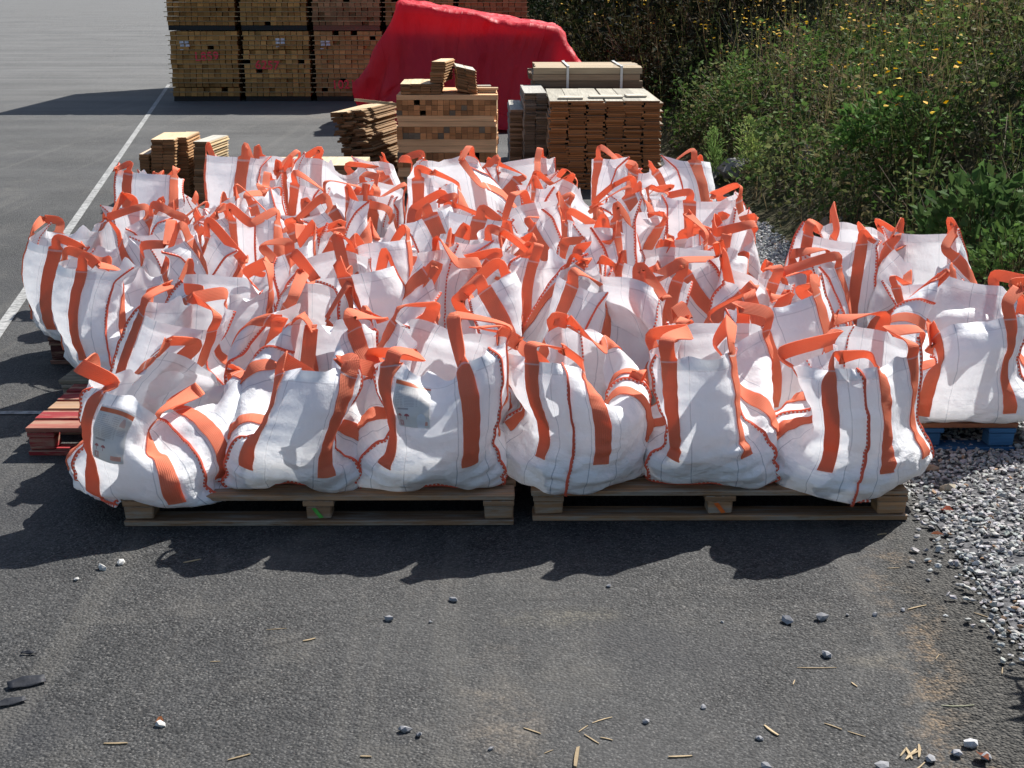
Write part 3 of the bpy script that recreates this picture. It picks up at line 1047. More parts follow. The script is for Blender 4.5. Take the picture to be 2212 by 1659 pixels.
    add(4, 1030, 6.72, 24, .52, .66, .45, 'extra tall white bag with its corner forward, middle of the fifth row')
    add(4, 1275, 6.76, -8, .47, .57, .45)
    add(4, 1500, 6.72, 26, .46, .58, .45)
    # back row
    add(5, 358, 7.32, -4, .46, .56, .45, 'broad white bag at the left end of the back row, beside the painted line')
    add(5, 545, 7.42, -14, .46, .64, .45)
    add(5, 760, 7.38, 8, .46, .60, .45)
    add(5, 970, 7.36, -18, .46, .58, .45)
    add(5, 1180, 7.36, 12, .47, .60, .45)
    add(5, 1400, 7.38, -10, .49, .62, .45, 'white bag at the right end of the back row, beside the weeds')
    rows = ['front', 'second', 'third', 'fourth', 'fifth', 'back']
    for k in range(6):
        rr = sorted([b for b in T if b['row'] == k], key=lambda b: b['x'])
        for q, b in enumerate(rr):
            if b['label'] is None:
                b['label'] = WHITE + ORD[q] + ' in the ' + (rows[k] + ' row' if k == 5 else rows[k] + ' row of bags')
    for i, b in enumerate(T): b['seed'] = 100 + i * 7
    return T


def build_bags():
    T = bag_table()
    P = simulate_bags(T)
    for b, p in zip(T, P):
        build_bag(b, p, 3 if b['row'] < 3 else 2)
# ------------------------------------------------------------------ pallets
def pallet(name, label, x0, x1, y0, y1, h, mat, col, rz=0.0, boards=5, group=None, alongx=True, marks=None, odd=None, gap=.018):
    cx, cy = (x0 + x1) / 2, (y0 + y1) / 2
    W, D = x1 - x0, y1 - y0
    root = empty(name, (cx, cy, 0), rz)
    tag(root, label, 'pallet', group)
    if not alongx: W, D = D, W
    Rz = rotz(0 if alongx else math.pi / 2)

    def tr(p): return tuple(Rz @ np.array(p))
    t = .018
    rr = random.Random(int(abs(cx * 1000)) + 3)
    j = lambda: shade(col, rr.uniform(.78, 1.15))
    # deck boards along the length
    bw = (D - gap * (boards - 1)) / boards
    for i in range(boards):
        c = j() if not (odd and i in odd) else odd[i]
        mb = MB().box(tr((rr.uniform(-.006, .006), -D / 2 + bw * (i + .5) + gap * i, h - t / 2)), (W, bw, t), Rz, c, .004)
        mb.build('deck_board', mat, root, .002)
    hb = h - 3 * t
    for sx in (-1, 0, 1):
        mb = MB().box(tr((sx * (W / 2 - .05), 0, h - t * 1.5 - .0005)), (.095, D - .004, t - .001), Rz, j())
        mb.build('cross_board', mat, root, .002)
    for sy in (-1, 0, 1):
        mb = MB().box(tr((0, sy * (D / 2 - .045), t / 2)), (W - rr.uniform(0, .01), .088, t), Rz, j(), .004)
        mb.build('bottom_board', mat, root, .002)
        for sx in (-1, 0, 1):
            c = j()
            ww = .088 if sx else .075
            bl = MB().box(tr((sx * (W / 2 - .05), sy * (D / 2 - .048), t + hb / 2)), (ww, .080, hb - .001), Rz, c, .006).build('block', mat, root, .004)
            if marks and sy == -1 and sx in marks:
                mm = MB()
                fx, fy = sx * (W / 2 - .05), -D / 2 + .0035
                q = [(fx - .022, fy, t + hb * .85), (fx - .008, fy, t + hb * .9), (fx + .016, fy, t + hb * .22), (fx + .004, fy, t + hb * .15)]
                q = [(p[0] + rr.uniform(-.003, .003), p[1], p[2]) for p in q]
                mm.quad([tr(p) for p in q])
                mo = link('spray_mark', mm.mesh('spray_mark', MAT[marks[sx]]), None, bl)
    return root


def build_pallets():
    g = 'pallets under the bags'
    wood = (.24, .165, .10)
    pallet('wooden_pallet', 'grey-brown wooden pallet with a green spray mark, under the front left bags', -1.192, .008, 3.967, 4.53, .10, MAT['pallet'], (.40, .235, .13), .004, 5, g, marks={0: 'greenspray'})
    pallet('wooden_pallet', 'brown wooden pallet with an orange spray mark, under the front right bags', .062, 1.222, 4.01, 4.56, .10, MAT['pallet'], (.44, .25, .13), .002, 5, g, marks={0: 'orangespray'})
    pallet('wooden_pallet', 'flaking red wooden pallet sticking out left of the bags', -1.704, -.51, 4.63, 5.19, .104, MAT['redpallet'], (.30, .030, .035), 0, 5, g, gap=.026, odd={2: (.36, .22, .13), 0: (.33, .11, .08)})
    pallet('wooden_pallet', 'bare pale wooden pallet with narrow boards, behind the flaking red one', -1.78, -.58, 5.26, 5.80, .10, MAT['pallet'], (.30, .26, .19), 0, 7, g, gap=.012)
    pallet('wooden_pallet', 'dark red-brown wooden pallet, under the bag nearest the painted line', -2.02, -.82, 5.86, 6.42, .12, MAT['redpallet'], (.10, .032, .030), 0, 5, g)
    pallet('wooden_pallet', 'blue wooden pallet on the gravel at the right', .19 + .985, 1.785, 4.67, 5.25, .107, MAT['bluepallet'], (.035, .12, .26), 0, 5, g, odd={0: (.30, .12, .06)})
    hid = [(-.47, .70, 4.64, 5.18), (-.55, .62, 5.27, 5.80), (.68, 1.86, 5.30, 5.84), (-.78, .38, 5.88, 6.42), (.42, 1.1, 5.90, 6.42),
           (-2.06, -.88, 6.46, 7.0), (-.82, .38, 6.46, 7.0), (.42, 1.24, 6.46, 7.0), (-2.02, -.84, 7.06, 7.6), (-.80, .38, 7.06, 7.6), (.42, 1.22, 7.06, 7.6)]
    for x0, x1, y0, y1 in hid:
        pallet('wooden_pallet', 'plain wooden pallet almost buried beneath the crowded inner bags', x0, x1, y0, y1, .10, MAT['pallet'], wood, 0, 5, 'plain pallets beneath the inner bags')


# ------------------------------------------------------------------ ground
def sheet(name, pts, z, mat, kind='structure'):
    me = bpy.data.meshes.new(name)
    me.from_pydata([(p[0], p[1], z) for p in pts], [], [list(range(len(pts)))])
    me.materials.append(mat)
    o = link(name, me)
    tag(o, kind=kind)
    return o


def strip_line(name, p0, p1, w, z=.004):
    d = np.array(p1[:2]) - np.array(p0[:2]); d /= np.linalg.norm(d)
    n = np.array([-d[1], d[0]]) * w / 2
    return sheet(name, [p0[:2] - n, p1[:2] - n, p1[:2] + n, p0[:2] + n], z, MAT['paint'])


TOE = [(-5, 3.2), (2, 2.75), (4, 2.75), (6.8, 2.45), (7.74, 2.12), (8.6, 1.78), (12, 1.75), (14, 1.5), (20, 1.15), (26, .75), (35, .3), (60, -2), (90, -6)]


def toe_x(y):
    return np.interp(y, [t[0] for t in TOE], [t[1] for t in TOE])


def hill_z(x, y):
    d = np.maximum(0, x - toe_x(y))
    s = np.interp(y, [0, 9, 16, 30], [.52, .58, .72, .85])
    z = d * s + .12 * np.sin(x * 1.7 + y * .9) * np.clip(d, 0, 1) + .10 * np.sin(x * .8 - y * 1.6 + 1.3) * np.clip(d, 0, 1)
    return np.minimum(z, 6.5 + .3 * np.sin(y * .4)) 


GRAVEL_EDGE = [(2400, 1640), (2212, 1400), (2160, 1320), (2085, 1215), (2000, 1105), (1962, 1040), (1950, 985), (1935, 930)]


def build_ground():
    sheet('asphalt_yard', [(-160, -60), (160, -60), (160, 300), (-160, 300)], 0, MAT['asphalt'])
    strip_line('painted_line', on_z(365, 183), on_z(-60, 800), .056)
    a = on_z(-200, 893); b = on_z(150, 893)
    strip_line('painted_line', a, b, .042)
    pts = [on_z(*p)[:2] for p in GRAVEL_EDGE]
    pts += [(1.42, 5.6), (1.28, 7.0), (1.30, 9.5), (1.42, 11.0)]
    pts += [(5, 11.0), (7, 7), (7, 2.4)]
    sheet('gravel_bed', pts, .004, MAT['gravelbed'])
    # crushed stone: thousands of angular pieces, one stuff object
    poly = np.array(pts)
    r = np.random.default_rng(3)

    def inside(q):
        c = np.zeros(len(q), bool); n = len(poly)
        for i in range(n):
            a, b = poly[i], poly[(i + 1) % n]
            cond = (a[1] > q[:, 1]) != (b[1] > q[:, 1])
            xi = (b[0] - a[0]) * (q[:, 1] - a[1]) / (b[1] - a[1] + 1e-12) + a[0]
            c ^= cond & (q[:, 0] < xi)
        return c
    q = np.column_stack([r.uniform(1.0, 3.1, 170000), r.uniform(2.5, 9.6, 170000)])
    q = q[inside(q + r.normal(0, .035, q.shape))]
    q = q[(q[:, 0] < toe_x(q[:, 1]) + .25)]
    q = q[:36000]
    # strays on the asphalt beside the edge
    st = []
    for i in range(len(GRAVEL_EDGE) - 1):
        p0, p1 = on_z(*GRAVEL_EDGE[i])[:2], on_z(*GRAVEL_EDGE[i + 1])[:2]
        for k in range(30):
            st.append(p0 + (p1 - p0) * r.random() - np.array([abs(r.normal(0, .06)), r.normal(0, .03)]))
    q = np.vstack([q, np.array(st)])
    build_stones('gravel', q, r, .005, .0105, 'loose grey crushed stone along the foot of the bank', 'gravel')


ICO = None


def ico():
    global ICO
    if ICO is None:
        t = (1 + 5 ** .5) / 2
        v = np.array([(-1, t, 0), (1, t, 0), (-1, -t, 0), (1, -t, 0), (0, -1, t), (0, 1, t), (0, -1, -t), (0, 1, -t), (t, 0, -1), (t, 0, 1), (-t, 0, -1), (-t, 0, 1)], float)
        v /= np.linalg.norm(v[0])
        f = np.array([(0, 11, 5), (0, 5, 1), (0, 1, 7), (0, 7, 10), (0, 10, 11), (1, 5, 9), (5, 11, 4), (11, 10, 2), (10, 7, 6), (7, 1, 8), (3, 9, 4), (3, 4, 2), (3, 2, 6), (3, 6, 8), (3, 8, 9), (4, 9, 5), (2, 4, 11), (6, 2, 10), (8, 6, 7), (9, 8, 1)])
        ICO = (v, f)
    return ICO


def build_stones(name, q, r, s0, s1, label, cat):
    v, f = ico()
    n = len(q)
    S = r.uniform(s0, s1, (n, 1, 1)) * np.stack([r.uniform(.8, 1.4, n), r.uniform(.7, 1.1, n), r.uniform(.35, .62, n)], -1)[:, None]
    P = v[None] * (1 + r.normal(0, .26, (n, 12, 1))) * S
    a = r.uniform(0, 6.28, n); e = r.normal(0, .5, n)
    ca, sa, ce, se = np.cos(a)[:, None], np.sin(a)[:, None], np.cos(e)[:, None], np.sin(e)[:, None]
    x, y, z = P[..., 0], P[..., 1], P[..., 2]
    y, z = y * ce - z * se, y * se + z * ce
    x, y = x * ca - y * sa, x * sa + y * ca
    P = np.stack([x + q[:, 0, None], y + q[:, 1, None], z - z.min(1, keepdims=True) * .75 + .004 + r.uniform(0, .007, (n, 1))], -1)
    Q = (f[None] + (np.arange(n) * 12)[:, None, None]).reshape(-1, 3)
    g = r.uniform(.24, .45, (n, 1)) * np.array([[1, .99, .97]]) * r.uniform(.95, 1.05, (n, 3))
    br = r.random(n) < .03
    g[br] = np.array([.26, .17, .11]) * r.uniform(.7, 1.3, (br.sum(), 1))
    me = np_mesh(name, P.reshape(-1, 3), Q, None, np.repeat(g, 20, 0), False, MAT['stone'])
    o = link(name, me)
    tag(o, label, cat, kind='stuff')
    return o


# ------------------------------------------------------------------ bank and its plants
def build_bank():
    xs = np.linspace(0, 1, 60) ** 1.4 * 16
    ys = np.concatenate([np.linspace(-3, 16, 70), np.linspace(16.8, 80, 40)])
    Yg, Dg = np.meshgrid(ys, xs, indexing='ij')
    Xg = toe_x(Yg) - .3 + Dg
    Zg = hill_z(Xg, Yg) - .04 * (Dg < .2)
    Zg = Zg + RNG.normal(0, .03, Zg.shape) * (Dg > .4)
    V = np.stack([Xg, Yg, Zg], -1).reshape(-1, 3)
    ii = np.arange(len(V)).reshape(Yg.shape)
    Q = np.stack([ii[:-1, :-1], ii[:-1, 1:], ii[1:, 1:], ii[1:, :-1]], -1).reshape(-1, 4)
    o = link('bank', np_mesh('bank', V, Q, None, None, True, MAT['soil']))
    tag(o, kind='structure')


class Plants:
    """collects leaf blades and stems, vectorised"""
    def __init__(s):
        s.V, s.Q, s.C, s.n = [], [], [], 0

    def leaves(s, p, d, w, L, W, c):
        """p base (n,3), d direction unit (n,3), w width direction (n,3), L, W (n,), c (n,3)"""
        L = L[:, None]; W = W[:, None]
        nrm = np.cross(d, w)
        a = p
        b = p + d * L * .45 + w * W * .5 + nrm * L * .06
        t = p + d * L - nrm * L * .08
        e = p + d * L * .45 - w * W * .5 + nrm * L * .06
        V = np.stack([a, b, t, e], 1).reshape(-1, 3)
        n = len(p)
        s.V.append(V); s.Q.append(np.arange(n * 4).reshape(n, 4) + s.n); s.C.append(c); s.n += n * 4

    def stems(s, a, b, w, c):
        """thin three-sided stalks are drawn as two crossed slim blades"""
        d = b - a
        d = d / (np.linalg.norm(d, axis=1, keepdims=True) + 1e-9)
        x = np.cross(d, np.array([.3, 1, .1])); x /= np.linalg.norm(x, axis=1, keepdims=True) + 1e-9
        y = np.cross(d, x)
        for k in (x, y):
            ww = w[:, None] * .5
            V = np.stack([a - k * ww, a + k * ww, b + k * ww * .5, b - k * ww * .5], 1).reshape(-1, 3)
            n = len(a)
            s.V.append(V); s.Q.append(np.arange(n * 4).reshape(n, 4) + s.n); s.C.append(c); s.n += n * 4

    def build(s, name, mat, parent=None):
        me = np_mesh(name, np.concatenate(s.V), np.concatenate(s.Q), None, np.concatenate(s.C), False, mat)
        return link(name, me, None, parent)


def rand_dirs(r, n, up=0.0):
    d = r.normal(0, 1, (n, 3)); d[:, 2] = np.abs(d[:, 2]) * .6 + up if up else d[:, 2]
    return d / np.linalg.norm(d, axis=1, keepdims=True)


def perp(r, d):
    w = np.cross(d, r.normal(0, 1, d.shape))
    return w / (np.linalg.norm(w, axis=1, keepdims=True) + 1e-9)


def jitter(r, c, n, a=.25):
    return np.array(c)[None] * r.uniform(1 - a, 1 + a, (n, 1)) * r.uniform(.92, 1.08, (n, 3))


def upright(pl, fl, r, base, h, nl, ls, col, stemcol, flower=None, spread=.10, leafw=.32):
    """a batch of upright weeds: base (m,3), h (m,)"""
    m = len(base)
    leanv = r.normal(0, .16, (m, 3)); leanv[:, 2] = 1
    top = base + leanv * h[:, None]
    pl.stems(base, top, np.full(m, .005) * (ls / .03), jitter(r, stemcol, m))
    i = np.repeat(np.arange(m), nl)
    n = len(i)
    t = r.uniform(.08, 1.0, n) ** .8
    p = base[i] + (top - base)[i] * t[:, None] + r.normal(0, spread, (n, 3)) * np.array([1, 1, .6]) * (1.1 - t * .6)[:, None]
    d = rand_dirs(r, n); d[:, 2] = d[:, 2] * .5 + .25
    d /= np.linalg.norm(d, axis=1, keepdims=True)
    L = r.uniform(.6, 1.5, n) * ls
    # each plant has a tone of its own: some fresh, some yellowing, some brown; far ones darkened in colour for shade
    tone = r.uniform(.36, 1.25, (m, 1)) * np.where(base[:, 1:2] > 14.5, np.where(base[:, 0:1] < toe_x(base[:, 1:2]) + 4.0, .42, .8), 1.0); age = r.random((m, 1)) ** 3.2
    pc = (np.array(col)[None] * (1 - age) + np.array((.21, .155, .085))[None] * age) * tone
    pl.leaves(p, d, perp(r, d), L, L * leafw * r.uniform(.7, 1.6, n), pc[i] * r.uniform(.78, 1.22, (n, 1)))
    if flower is not None:
        k = flower
        j = np.repeat(np.arange(m), k)
        nn = len(j)
        p = top[j] + r.normal(0, 1, (nn, 3)) * np.array([.07, .07, .03]) * (h[j] / .7)[:, None]
        d = np.column_stack([r.normal(0, .35, nn), r.normal(0, .35, nn), np.ones(nn)]); 
        a = perp(r, d); d2 = np.cross(d, a); d2 /= np.linalg.norm(d2, axis=1, keepdims=True)
        S = r.uniform(.55, 1.15, nn) * ls * .85
        fl.leaves(p - d2 * S[:, None] * .5, d2, a, S, S * 1.15, jitter(r, (.70, .42, .03), nn, .3))


def build_weeds():
    r = np.random.default_rng(21)
    pl, fl = Plants(), Plants()

    def spots(n, y0, y1, d0, d1):
        y = y0 + (y1 - y0) * r.random(n) ** .8
        x = toe_x(y) + r.uniform(d0, d1, n)
        return np.column_stack([x, y, hill_z(x, y) - .02])
    # patchy selector so that kinds stand in drifts
    def drift(p, f, ph, lo):
        v = np.sin(p[:, 0] * f + ph) + np.sin(p[:, 1] * f * .8 + ph * 2.1) + np.sin((p[:, 0] + p[:, 1]) * f * .6 + ph * .7)
        return p[v > lo]
    green = (.095, .180, .040); olive = (.150, .165, .058); dark = (.026, .050, .016); dry = (.23, .165, .095); grey = (.24, .21, .16)
    for (y0, y1, d1, k, ls) in ((4.5, 9.5, 4.2, 1.0, .040), (9.5, 15, 5.5, 1.0, .050), (15, 24, 8.0, 1.0, .062), (24, 44, 11, .55, .10)):
        area = (y1 - y0) * d1
        n = int(area * 27 * k * (.036 / ls) ** .5)
        far = y0 >= 15  # far kinds get darker greens that stand in for the shaded slope
        # low matting cover
        p = spots(int(n * 1.7), y0, y1, .05, d1)
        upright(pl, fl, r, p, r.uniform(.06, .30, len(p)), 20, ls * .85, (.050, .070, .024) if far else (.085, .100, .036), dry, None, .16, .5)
        # leafy green weeds
        p = drift(spots(int(n * 1.2), y0, y1, .1, d1), .9, .4, -.3)
        upright(pl, fl, r, p, r.uniform(.25, .65, len(p)), 40, ls, (.055, .085, .026) if far else green, olive, None, .13, .46)
        # olive-brown weeds going to seed
        p = drift(spots(int(n * 1.3), y0, y1, .3, d1), 1.1, 2.2, -.5)
        upright(pl, fl, r, p, r.uniform(.35, .85, len(p)) * (.72 if y0 < 9 else 1.0), 42, ls * .75, olive, dry, None, .10, .45)
        # dry brown stalks
        p = drift(spots(int(n * .45), y0, y1, .3, d1), 1.3, 4.0, -.2)
        upright(pl, fl, r, p, r.uniform(.4, .95, len(p)), 18, ls * .55, dry, dry, None, .09, .5)
        # bare twigs
        m = int(n * .20)
        p = spots(m, y0, y1, .3, d1)
        for q in range(4):
            d = r.normal(0, .55, (m, 3)); d[:, 2] = 1
            pl.stems(p, p + d * r.uniform(.2, .5, (m, 1)), np.full(m, .0045) * ls / .03, jitter(r, grey, m))
        # yellow-flowered tansy drifts
        p = drift(spots(int(n * .75), y0, y1, .5, d1), .7, 1.1, .05)
        upright(pl, fl, r, p, r.uniform(.5, .95, len(p)), 22, ls * .7, (.060, .085, .024), olive, 3 if not far else 2, .09, .3)
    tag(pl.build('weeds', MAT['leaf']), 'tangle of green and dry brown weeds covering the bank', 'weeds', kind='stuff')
    tag(fl.build('yellow_flowers', MAT['petal']), 'small yellow flower heads sprinkled over the weeds', 'flowers', kind='stuff')
    # shrubs on the crest behind the tarpaulin, shade painted into their leaf colour
    sh = Plants()
    n = 700
    y = r.uniform(17, 45, n); x = toe_x(y) + r.uniform(.2, 9, n) ** 1.0
    base = np.column_stack([x, y, hill_z(x, y)])
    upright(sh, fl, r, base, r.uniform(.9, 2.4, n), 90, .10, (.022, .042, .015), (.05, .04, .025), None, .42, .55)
    tag(sh.build('shrubbery', MAT['leaf']), 'green shrubs massed on the far bank, darkened in colour for shade', 'shrubs', kind='stuff')


def single_plants():
    r = np.random.default_rng(5)

    def spike(px, py0, py1, y, label, w, col, group=None):
        b = on_y(px, py0, y); b[2] = hill_z(b[0], b[1]) - .02
        t = on_y(px - 4, py1, y)
        root = empty('tall_weed', tuple(b)); tag(root, label, 'weed', group)
        H = t[2] - b[2]
        p = Plants(); n = 620
        q = r.random(n) ** .75
        prof = w * np.interp(q, [0, .25, .55, .8, 1], [.5, .7, .75, 1.0, .15])
        pos = np.column_stack([r.normal(0, 1, n) * prof * .55, r.normal(0, 1, n) * prof * .55, q * H]) + np.column_stack([(q ** 2) * (t[0] - b[0]), q * 0, q * 0])
        d = np.column_stack([pos[:, 0] - (q ** 2) * (t[0] - b[0]), pos[:, 1], np.full(n, .06)]) + r.normal(0, .02, (n, 3))
        d /= np.linalg.norm(d, axis=1, keepdims=True)
        L = np.interp(q, [0, .5, .7, 1], [.075, .06, .03, .018]) * r.uniform(.7, 1.3, n)
        p.leaves(pos, d, perp(r, d), L, L * np.interp(q, [0, .6, 1], [.16, .2, .6]), jitter(r, col, n, .3))
        o = p.build('foliage', MAT['leaf'], root)
        s = Plants()
        k = np.linspace(0, 1, 7)
        c = np.column_stack([(k ** 2) * (t[0] - b[0]), k * 0, k * H * .97])
        s.stems(c[:-1], c[1:], np.full(6, .010), jitter(r, (.10, .13, .04), 6))
        s.build('stem', MAT['leaf'], root)
    spike(1622, 395, 250, 11.2, 'tall pale green weed spike leaning left at the foot of the bank', .10, (.36, .44, .14), 'tall green weed spikes')
    spike(1765, 405, 270, 10.4, 'tall green weed spike standing straight between dry weeds', .085, (.28, .38, .12), 'tall green weed spikes')
    spike(1545, 375, 275, 11.8, 'short green weed spike near the timber stack', .07, (.24, .36, .11), 'tall green weed spikes')
    # dead branching stalks
    def dead(px, py0, py1, y, label, spread, col):
        b = on_y(px, py0, y); b[2] = max(hill_z(b[0], b[1]) - .02, b[2] - .3)
        t = on_y(px, py1, y)
        root = empty('dead_stalk', tuple(b)); tag(root, label, 'weed', 'dead branching stalks')
        H = t[2] - b[2]
        s = Plants()
        A, B_, W = [], [], []
        k = 9; prev = np.zeros(3)
        for i in range(k):
            nx = np.array([r.normal(0, .012), r.normal(0, .012), H * (i + 1) / k])
            A.append(prev); B_.append(nx); W.append(.014 * (1 - i / k) + .004)
            if i > 1:
                for q in range(3):
                    e = nx + np.array([r.normal(0, spread), r.normal(0, spread), abs(r.normal(.12, .06))]) * (1.2 - i / k)
                    A.append(nx); B_.append(e); W.append(.005)
                    for z in range(3):
                        A.append(e - (e - nx) * r.uniform(0, .5)); B_.append(e + r.normal(0, .05, 3) + np.array([0, 0, .04])); W.append(.003)
            prev = nx
        s.stems(np.array(A), np.array(B_), np.array(W), jitter(r, col, len(A), .2))
        s.build('branches', MAT['leaf'], root)
    dead(1972, 470, 150, 8.8, 'tall dead brown stalk with bare forked twigs, above the open bag', .16, (.22, .16, .10))
    dead(1838, 300, 185, 11.0, 'pale dry stalk with a few bent twigs in the weeds', .2, (.34, .29, .21))
    dead(2150, 580, 400, 7.6, 'pale dry stalk fanning out at the right edge', .22, (.30, .25, .18))

    def bush(px, py, y, rad, label, col, n, ls, name='leafy_weed', flowers=0):
        b = on_y(px, py, y); b[2] = hill_z(b[0], b[1]) + .22
        root = empty(name, tuple(b)); tag(root, label, 'plant')
        p = Plants()
        d = rand_dirs(r, n); d[:, 2] = np.abs(d[:, 2])
        pos = d * (rad * r.uniform(.35, 1, (n, 1)) ** .6) * np.array([1, .8, 1.1])
        dd = d + r.normal(0, .6, (n, 3)); dd /= np.linalg.norm(dd, axis=1, keepdims=True)
        L = ls * r.uniform(.6, 1.4, n)
        p.leaves(pos, dd, perp(r, dd), L, L * .6, jitter(r, col, n, .35))
        p.build('foliage', MAT['leaf'], root)
        s = Plants()
        k = 24
        e = rand_dirs(r, k); e[:, 2] = np.abs(e[:, 2]) + .3
        s.stems(np.tile([[0, 0, -.25]], (k, 1)), e * rad * .8, np.full(k, .006), jitter(r, (.10, .09, .04), k))
        s.build('stem', MAT['leaf'], root)
        if flowers:
            d = rand_dirs(r, flowers); d[:, 2] = np.abs(d[:, 2]) + .6
            pos = d * rad * r.uniform(.9, 1.25, (flowers, 1))
            up = np.column_stack([r.normal(0, .3, flowers), r.normal(0, .3, flowers), np.ones(flowers)])
            a = perp(r, up); d2 = np.cross(up, a); d2 /= np.linalg.norm(d2, axis=1, keepdims=True)
            cc = jitter(r, (.80, .45, .01), flowers, .2)
            for q in range(flowers):
                f = Plants()
                f.leaves(pos[q:q + 1] - d2[q:q + 1] * .015, d2[q:q + 1], a[q:q + 1], np.array([.036]), np.array([.040]), cc[q:q + 1])
                f.build('flower', MAT['petal'], root)
    bush(1905, 430, 8.9, .34, 'bright green broad-leaved weed beside the dead stalk', (.085, .165, .038), 620, .062)
    bush(1990, 440, 8.6, .30, 'yellow-flowered weed right of the bright green one', (.06, .10, .028), 420, .035, 'flowering_weed', 22)
    bush(2190, 690, 6.5, .28, 'bright green leafy weed behind the bag on the blue pallet', (.08, .145, .035), 460, .045)
    bush(2110, 560, 7.2, .36, 'dark green broad-leaved weed right of the open bag', (.07, .125, .038), 620, .075)
    # a shrub just outside the frame: its shade falls into the lower right corner
    root = empty('roadside_shrub', (1.70, 3.22, 0)); tag(root, 'leafy shrub on the gravel, shading the lower right corner', 'shrub')
    p = Plants(); n = 900
    d = rand_dirs(r, n)
    pos = d * r.uniform(.3, 1, (n, 1)) ** .5 * np.array([.22, .24, .30]) + np.array([0, 0, .40])
    L = .07 * r.uniform(.6, 1.4, n)
    dd = rand_dirs(r, n)
    p.leaves(pos, dd, perp(r, dd), L, L * .6, jitter(r, (.05, .10, .03), n, .3)); p.build('foliage', MAT['leaf'], root)
    s = Plants(); e = rand_dirs(r, 20); e[:, 2] = np.abs(e[:, 2]) + .8
    s.stems(np.zeros((20, 3)), e * .32, np.full(20, .012), jitter(r, (.1, .08, .05), 20)); s.build('stem', MAT['leaf'], root)
    # boulders and a pale stump at the foot of the bank
    def rock(px, py, y, s, label, col):
        b = on_y(px, py, y)
        z = max(0.0, float(hill_z(b[0], b[1])))
        v, f = ico()
        P = v * np.array(s) * (1 + r.normal(0, .14, (12, 1)))
        me = np_mesh('rock', P, f, None, np.repeat(np.array([col]), 20, 0), False, MAT['stone'])
        o = link('rock', me); o.location = (b[0], b[1], z + s[2] * .35); o.rotation_euler = (0, 0, r.uniform(0, 3))
        m = o.modifiers.new('round', 'SUBSURF'); m.subdivision_type = 'SIMPLE'; m.levels = 1; m.render_levels = 1
        tag(o, label, 'rock')
    rock(1590, 365, 11.6, (.22, .16, .12), 'grey boulder half hidden behind the back row of bags', (.20, .19, .18))
    rock(1530, 372, 11.9, (.16, .13, .10), 'smaller grey boulder left of the half hidden one', (.17, .165, .16))
    rock(1745, 405, 10.4, (.09, .07, .16), 'pale upright chunk of stone among the weeds', (.34, .30, .24))
    rock(1800, 560, 8.6, (.13, .10, .06), 'flat brown stone at the foot of the bank', (.16, .13, .10))
# ------------------------------------------------------------------ timber
def text_mesh(name, s, size, mat):
    cu = bpy.data.curves.new(name, 'FONT')
    cu.body = s; cu.size = size; cu.align_x = 'CENTER'; cu.offset = size * .02; cu.extrude = .0008; cu.space_character = 1.05
    o = bpy.data.objects.new(name, cu); COL.objects.link(o)
    bpy.context.view_layer.update()
    me = bpy.data.meshes.new_from_object(o.evaluated_get(bpy.context.evaluated_depsgraph_get()))
    bpy.data.objects.remove(o)
    me.materials.clear(); me.materials.append(mat)
    return me


def timber_bundle(label, x0, x1, y0, L, z0, z1, nx, nz, col, seed, laths=True, text=None, paper=None, bearer=.07, group='timber bundles stacked at the far side', gaps=.02, bcol=(.03, .026, .022)):
    rr = random.Random(seed)
    cx = (x0 + x1) / 2
    root = empty('timber_bundle', (cx, y0 + L / 2, z0))
    tag(root, label, 'timber bundle', group)
    W, H = x1 - x0, z1 - z0 - bearer
    for k, yy in enumerate((-L / 2 + .06, 0, L / 2 - .06)):
        MB().box((0, yy, bearer / 2), (W * .985, .10, bearer - .002), None, bcol).build('bearer', MAT['timber'], root)
    mb = MB()
    lh = H / nz; th = .011 if laths else 0
    bw = W / nx
    for k in range(nz):
        sh = rr.uniform(-.008, .008)
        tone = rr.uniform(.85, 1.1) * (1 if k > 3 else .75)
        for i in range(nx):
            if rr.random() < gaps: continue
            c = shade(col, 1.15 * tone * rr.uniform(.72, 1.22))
            ww = bw * rr.uniform(.88, .985)
            end = rr.uniform(-.006, .012) if rr.random() < .92 else rr.uniform(.02, .06)
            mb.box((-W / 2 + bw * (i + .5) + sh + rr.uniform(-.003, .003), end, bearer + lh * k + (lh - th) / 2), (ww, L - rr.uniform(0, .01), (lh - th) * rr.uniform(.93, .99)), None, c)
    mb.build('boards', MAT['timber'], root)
    if laths:
        for k in range(1, nz):
            if rr.random() < .12: continue
            ex = rr.uniform(.012, .045)
            MB().box((rr.uniform(-.015, .015), -L / 2 + rr.uniform(.004, .02), bearer + lh * k - th / 2), (W + ex * 2, .045, th * .86), None, shade((.30, .215, .115), rr.uniform(1.2, 1.7))).build('spacer_lath', MAT['timber'], root)
    if text:
        s, tx, tz, size = text
        o = link('sprayed_number', text_mesh('sprayed_number', s, size, MAT['redspray']), None, root)
        o.location = (tx - cx, -L / 2 - .0115, tz - z0 - size * .35); o.rotation_euler = (math.pi / 2, rr.uniform(-.05, .05), 0)
    if paper:
        px_, pz_ = paper
        for q in range(5):
            a = px_ - cx + (q % 2) * .075 + rr.uniform(-.01, .01); c = pz_ - z0 - (q // 2) * .045
            w_, h_ = (.06, .034) if q < 4 else (.05, .012)
            y = -L / 2 - .011 - .001 * q
            m = MB().quad([(a, y, c), (a + w_, y, c + .004), (a + w_ - .004, y, c + h_), (a + .002, y, c + h_)])
            link('paper_tag', m.mesh('paper_tag', MAT['paper']), None, root)
    return root


